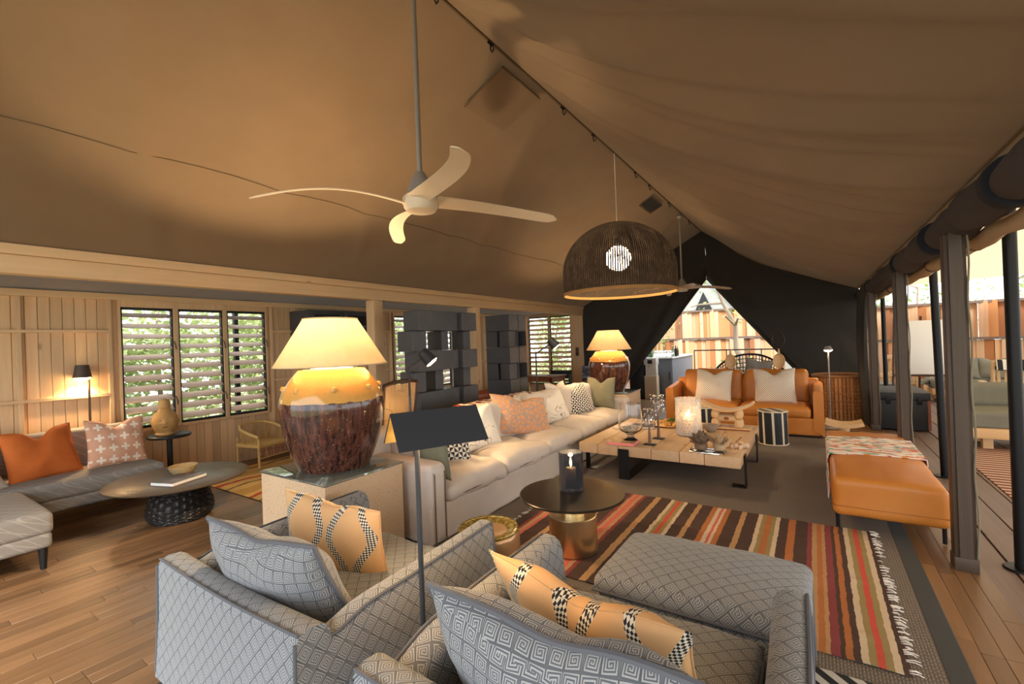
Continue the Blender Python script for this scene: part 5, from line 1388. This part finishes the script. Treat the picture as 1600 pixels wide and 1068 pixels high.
director('black director chair at the end of the red brown desk', (-4.72, 9.0, 0), -1.2, M['black'])
t = thing('sketch_board', 'small blue grey sketch on a stand by the pine end wall', 'picture', (-4.72, 10.7, 0))
link('sketch_panel', box(-.24, .24, -.012, .012, .55, .95, .003), M['brickpaint'], t)
for s in (-1, 1): link('stand_leg', tube([(s*.2, .02, 1.0), (s*.24, .02, 0)], .012, 6), M['pine'], t)
# ================================================================ behind the tan sofa
t = thing('console_table', 'dark narrow console table behind the tan leather sofa', 'table', (-.95, 9.35, 0))
link('table_top', box(-.75, .75, -.15, .15, .86, .89, .004), M['black'], t)
for s in (-1, 1): link('leg', box(s*.7-.02, s*.7+.02, -.13, .13, 0, .86), M['black'], t)
def spoon(label, loc, loop, sc=1.0):
    t = thing('carved_spoon', label, 'sculpture', loc)
    link('foot_block', cbox(.10, .08, .04, .005), M['black'], t)
    bm = bmesh.new(); add_lathe(bm, smoothprof([(0, -.035), (.05, -.03), (.085, -.008), (.095, .02), (.085, .022), (.06, .0), (0, -.012)], 4), 28)
    b_ = link('spoon_bowl', fin(bm, 60), M['carvedwood'], t, (0, 0, .22), Euler((PI/2, 0, 0))); b_.scale = (1, 1.45, 1)
    link('handle', tube([(0, .01, .03), (0, .01, .1)], .014, 8), M['carvedwood'], t); link('upper_handle', tube([(0, .01, .34), (0, .01, .44)], [.02, .012], 8), M['carvedwood'], t)
    if loop: link('horn_loop', tube([(0, .01, .42), (-.08, .01, .50), (-.10, .01, .60), (-.07, .01, .70), (-.02, .01, .76), (.02, .01, .77), (.07, .01, .70), (.10, .01, .60), (.08, .01, .50), (0, .01, .42)], .007, 6), M['darkcane'], t)
spoon('carved wooden spoon without a loop on the console behind the leather sofa', (-1.30, 9.35, .89), False)
spoon('carved wooden spoon with a tall dark horn loop behind the leather sofa', (-.52, 9.35, .89), True)
t = thing('rope_chair', 'round black woven rope chair behind the tan leather sofa', 'chair', (-1.15, 10.55, 0))
def shell(a, b):
    th = PI*(-.05+1.1*a); r = .56+.08*b; z = .38+(.28+.52*math.sin(PI*a)**1.2)*b
    return (r*math.cos(th)*1.05, -.1-r*.75*math.sin(th)*-1*(.6+.4*b), z)
bm = bmesh.new()
for i in range(37): add_tube(bm, [shell(i/36, j/8) for j in range(9)], .009, 5)
for j in range(0, 10): add_tube(bm, [shell(i/48, j/9) for i in range(49)], .009, 5)
link('rope_shell', fin(bm), M['black'], t)
link('top_rail', tube([shell(i/48, 1) for i in range(49)], .022, 8), M['black'], t)
link('seat', softbox(.86, .76, .12, .05), M['green_out'], t, (0, .12, .36))
for k in range(4):
    a = PI/4+k*PI/2; link('leg', tube([(.3*math.cos(a), .1+.3*math.sin(a), .38), (.42*math.cos(a), .1+.42*math.sin(a), 0)], .016, 8), M['black'], t)
make_pillow('grey scatter cushion in the black rope chair', M['concrete'], (-1.05, 10.75, .48), .5, .62, .1, -8, 10, .15, .06, .06, 41)
# ================================================================ bar beyond the gable
t = thing('bar_counter', 'grey bar counter with panelled doors and a white top beyond the gable', 'bar', (-3.1, 12.25, 0))
link('carcass', box(-1.1, 0, 0, 2.4, 0, 1.04, .005), M['barblue'], t)
for k in range(3):
    d_ = link('door', box(-1.08+k*.36, -.74+k*.36, -.018, 0, .06, 1.0, .003), M['barblue'], t); link('handle', box(-.80+k*.36, -.785+k*.36, -.04, -.018, .5, .7), M['steel'], d_)
link('counter_top', box(-1.15, .03, -.04, 2.43, 1.04, 1.075, .004), M['bartop'], t)
t = thing('water_dispenser', 'cream water dispenser standing beside the bar counter', 'dispenser', (-3.56, 11.98, 0))
link('housing', box(-.17, .15, -.12, .12, 0, .62, .015), M['creamplastic'], t); link('front_recess', box(-.15, .13, -.06, .12, .62, .9, .004), M['white'], t)
link('top_housing', box(-.17, .15, -.12, .12, .9, 1.08, .01), M['white'], t); link('tap_panel', box(-.07, .05, -.127, -.12, .93, 1.03), M['black'], t)
for s in (-1, 1): link('tap', tube([(s*.05-.01, -.09, .9), (s*.05-.01, -.09, .84)], .012, 6), M['silver'], t)
t = thing('black_cabinet', 'plain black cabinet beside the cream water dispenser', 'cabinet', (-3.95, 12.05, 0)); link('carcass', box(-.2, .2, -.12, .14, 0, 1.04, .004), M['black'], t); link('door', box(-.19, .19, -.132, -.12, .04, 1.0, .003), M['black'], t)
t = thing('planter', 'tall grey planter with a green plant on the bar', 'planter', (-3.82, 12.55, 1.075))
link('pot', lathe([(0, 0), (.14, 0), (.17, .46), (.15, .46), (.14, .40), (0, .40)], 28), M['concrete'], t)
vs, fs = [], []; rd = random.Random(5)
for i in range(220):
    p = Vector((rd.gauss(0, .13), rd.gauss(0, .13), .48+abs(rd.gauss(0, .12)))); d = Vector((rd.uniform(-1, 1), rd.uniform(-1, 1), rd.uniform(-.3, 1))).normalized()*.05; s_ = d.orthogonal()*.4; b = len(vs)
    vs += [tuple(p-d), tuple(p+s_), tuple(p+d), tuple(p-s_)]; fs.append((b, b+1, b+2, b+3))
me = bpy.data.meshes.new('plant'); me.from_pydata(vs, [], fs); o = link('leaves', me, M['leaf'], t); o['kind'] = 'stuff'
gl = lathe(smoothprof([(.03, 0), (.032, .004), (.005, .012), (.005, .07), (.03, .09), (.038, .13), (.032, .17)], 3)+[(.029, .17), (.03, .12), (0, .085)], 14); gl.materials.append(M['glass'])
for i in range(16):
    o = link('wine_glass', gl, None, None, (-3.58+.13*(i % 4)+random.uniform(-.02, .02), 12.42+.16*(i//4), 1.075)); tag(o, 'clear stemmed wine glass among the glasses on the bar top', 'glass', 'wine glasses on the bar')
for i, (x_, y_, m, h_, lab) in enumerate(((-3.16, 12.9, 'black', .32, 'tall dark bottle standing at the bar corner'), (-3.28, 13.05, 'herb', .3, 'green wine bottle behind the dark bottle on the bar'), (-3.2, 13.25, 'darkcane', .27, 'brown bottle behind the green bottle on the bar'), (-3.68, 12.36, 'herb', .2, 'short green bottle beside the grey planter'))):
    t = thing('bottle', lab, 'bottle', (x_, y_, 1.075))
    link('bottle_body', lathe(smoothprof([(.034, 0), (.037, .01), (.037, h_*.55), (.03, h_*.66), (.013, h_*.76), (.012, h_*.97)], 4)+[(0, h_*.97)], 16), M[m], t); link('cap', lathe([(.014, h_*.93), (.0145, h_), (0, h_)], 12), M['brass'], t)
t = thing('far_table_lamp', 'small cream-shaded lamp beyond the bar', 'lamp', (-4.25, 15.0, 1.075))
link('stem', lathe([(0, 0), (.09, 0), (.09, .02), (.02, .03), (.02, .6), (0, .6)], 16), M['brass'], t); link('shade', lathe([(.2, .58), (.17, .92)], 32, cap=False), M['shade'], t); point(t, (0, 0, .75), 6)
# the lamp stands on a side shelf of the terrace
t = thing('terrace_shelf', 'dark sideboard holding the cream-shaded lamp beyond the bar', 'sideboard', (-4.6, 15.0, 0)); link('carcass', box(-.5, .5, -.2, .2, 0, 1.04, .004), M['slate'], t); link('shelf_top', box(-.52, .52, -.22, .22, 1.04, 1.075, .004), M['slate'], t)
t = thing('deck_railing', 'thin black metal railing across the gable opening', 'railing', (-1.6, 13.0, 0))
link('top_bar', tube([(-1.1, 0, 1.22), (2.0, 0, 1.22)], .016, 8), M['steel'], t)
for x_ in (-1.1, -.3, .5, 1.3, 2.0): link('railing_post', tube([(x_, 0, 0), (x_, 0, 1.22)], .012, 8), M['steel'], t)
# ================================================================ deck lounge
t = thing('dark_trunk', 'large worn black wooden trunk standing on the deck beside the tent posts', 'trunk', (1.16, 9.88, 0))
link('chest', box(-.32, .30, -.55, .55, .02, .48, .008), M['trunkpaint'], t); ld = link('lid', box(-.33, .31, -.56, .56, .486, .60, .01), M['trunkpaint'], t)
for x_ in (-.2, .18): link('hasp', box(x_-.03, x_+.03, -.572, -.555, .42, .54, .003), M['steel'], ld)
link('corner_strip', box(.27, .305, -.556, -.55, .02, .48), M['reddesk'], t)
t = thing('easel', 'dark wooden easel holding a blank white canvas on the deck', 'easel', (1.83, 12.1, 0))
for a, b in (((-.52, -.1, 0), (-.42, .2, 1.85)), ((.5, -.1, 0), (.36, .2, 1.85)), ((0, .7, 0), (0, .2, 1.85))): link('easel_leg', tube([a, b], .022, 6), M['darkcane'], t)
link('ledge', box(-.5, .48, -.06, .02, .64, .68), M['darkcane'], t)
t = thing('blank_canvas', 'large blank white canvas resting on the easel', 'canvas', (1.86, 12.06, .68)); t.rotation_euler = (math.radians(-7), 0, 0)
link('canvas_panel', box(-.33, .33, -.03, .0, 0, 1.08, .004), M['whiteboard'], t); link('stretcher_bar', box(-.31, .31, 0, .02, .02, 1.06), M['pine'], t)
def outdoor_sofa(label, loc, w_, rz, nb, d_=.95, bh=.32):
    t = thing('outdoor_sofa', label, 'sofa', loc, rz)
    link('timber_frame', box(-w_/2, w_/2, -d_/2, d_/2, .16, .29, .008), M['carvedwood'], t)
    for x_ in (-w_/2+.25, w_/2-.25):
        for y_ in (-.25, .25): link('leg', box(x_-.05, x_+.05, y_-.05, y_+.05, 0, .16, .004, 1), M['carvedwood'], t)
    for k in range(nb):
        cx = -w_/2+(k+.5)*w_/nb
        link('seat_cushion', softbox(w_/nb-.02, d_-.06, .2, .04, .02, .006, seed=k), M['green_out'], t, (cx, -.0, .285))
        link('back_cushion', softbox(w_/nb-.04, .2, bh, .07, .03, .012, seed=k+5), M['green_out'], t, (cx, d_/2-.16, .47), Euler((math.radians(-10), 0, 0)))
outdoor_sofa('olive outdoor sofa on a pale timber frame nearest the striped mat', (2.55, 8.62, 0), 1.9, 0, 2)
outdoor_sofa('olive outdoor sofa against the slab fence', (3.4, 13.6, 0), 2.6, 0, 3, .95, .2)
GG = 'green cushions on the far outdoor sofa'
for x_, lab in ((2.62, 'green outdoor cushion behind the blank canvas side of the far outdoor sofa'), (3.1, 'second green outdoor cushion on the sofa against the slab fence'), (3.55, 'pale green outdoor cushion behind its darker neighbour on the fence sofa')):
    make_pillow(lab, M['green_out'], (x_, 13.3, .49), .52, .46, random.uniform(-.2, .2), 16, random.uniform(-6, 6), .18, .12, .06, int(x_*10))
make_pillow('red patterned cushion at the end of the near outdoor sofa', M['throw'], (2.42, 8.45, .49), .4, .38, -.9, 16, 0, .14, .05, .06, 77)
def slat_chair(label, loc, rz):
    t = thing('slatted_armchair', label, 'chair', loc, rz)
    for s in (-1, 1):
        link('back_post', tube([(s*.29, .28, .0), (s*.29, .34, 1.0)], .028, 8), M['carvedwood'], t); link('leg', tube([(s*.29, -.28, 0), (s*.29, -.28, .6)], .026, 8), M['carvedwood'], t)
        link('arm', box(s*.29-.04, s*.29+.04, -.34, .34, .60, .63, .006), M['carvedwood'], t)
    for k in range(6): link('back_slat', box(-.22+k*.088-.02, -.22+k*.088+.02, .30, .32, .42, .96, .003, 1), M['carvedwood'], t)
    link('top_rail', box(-.30, .30, .315, .36, .93, 1.02, .006), M['carvedwood'], t); link('bottom_rail', box(-.30, .30, .28, .31, .38, .43, .004), M['carvedwood'], t)
    link('seat', softbox(.56, .58, .1, .035), M['green_out'], t, (0, 0, .36))
slat_chair('slatted timber armchair draped with a striped towel facing the fence sofa', (2.75, 11.0, 0), PI)
slat_chair('slatted timber armchair behind the easel legs', (1.76, 13.4, 0), 2.6)
slat_chair('slatted timber armchair beside the farthest awning pole', (1.12, 12.55, 0), 1.75)
t = thing('striped_towel', 'black and white striped towel over the slatted armchair back', 'towel', (2.75, 10.66, 0))
M['bwstripe'] = mat('black and white stripes', fn=lambda h: (lambda X: {'col': h.mix(((X[0]*2*PI*8).sin() > 0), c(230, 226, 216), c(40, 40, 42))})(h.xyz()), rough=.9)
bm = bmesh.new(); add_grid(bm, 16, 12, lambda a, b: (-.26+.52*a, (b-.5)*.16, 1.035-.35*max(0, abs(b-.5)-.3)*2.4)); thick(bm, .008); link('cloth', fin(bm, 60), M['bwstripe'], t); link('hem', tube([(-.26, -.08, .868), (.26, -.08, .868)], .006, 6), M['black'], t)
t = thing('deck_drum_table', 'low round greenish metal table before the fence sofa', 'table', (2.95, 12.1, 0)); link('table_drum', lathe([(0, 0), (.36, 0), (.38, .05), (.38, .36), (.36, .4), (0, .4)], 40), M['goldglaze'], t); link('table_top', lathe([(0, .4), (.41, .4), (.41, .42), (0, .42)], 40), M['whiteboard'], t)
t = thing('flower_pot_plant', 'small green plant on the low round deck table', 'plant', (3.12, 12.1, .42)); link('pot', lathe([(0, 0), (.06, 0), (.08, .1), (.0, .1)], 16), M['black'], t)
vs, fs = [], []; rd = random.Random(9)
for i in range(80):
    p = Vector((rd.gauss(0, .06), rd.gauss(0, .06), .12+abs(rd.gauss(0, .05)))); d = Vector((rd.uniform(-1, 1), rd.uniform(-1, 1), rd.uniform(-.3, 1))).normalized()*.04; s_ = d.orthogonal()*.4; b = len(vs)
    vs += [tuple(p-d), tuple(p+s_), tuple(p+d), tuple(p-s_)]; fs.append((b, b+1, b+2, b+3))
me = bpy.data.meshes.new('plant'); me.from_pydata(vs, [], fs); o = link('leaves', me, M['leaf'], t); o['kind'] = 'stuff'
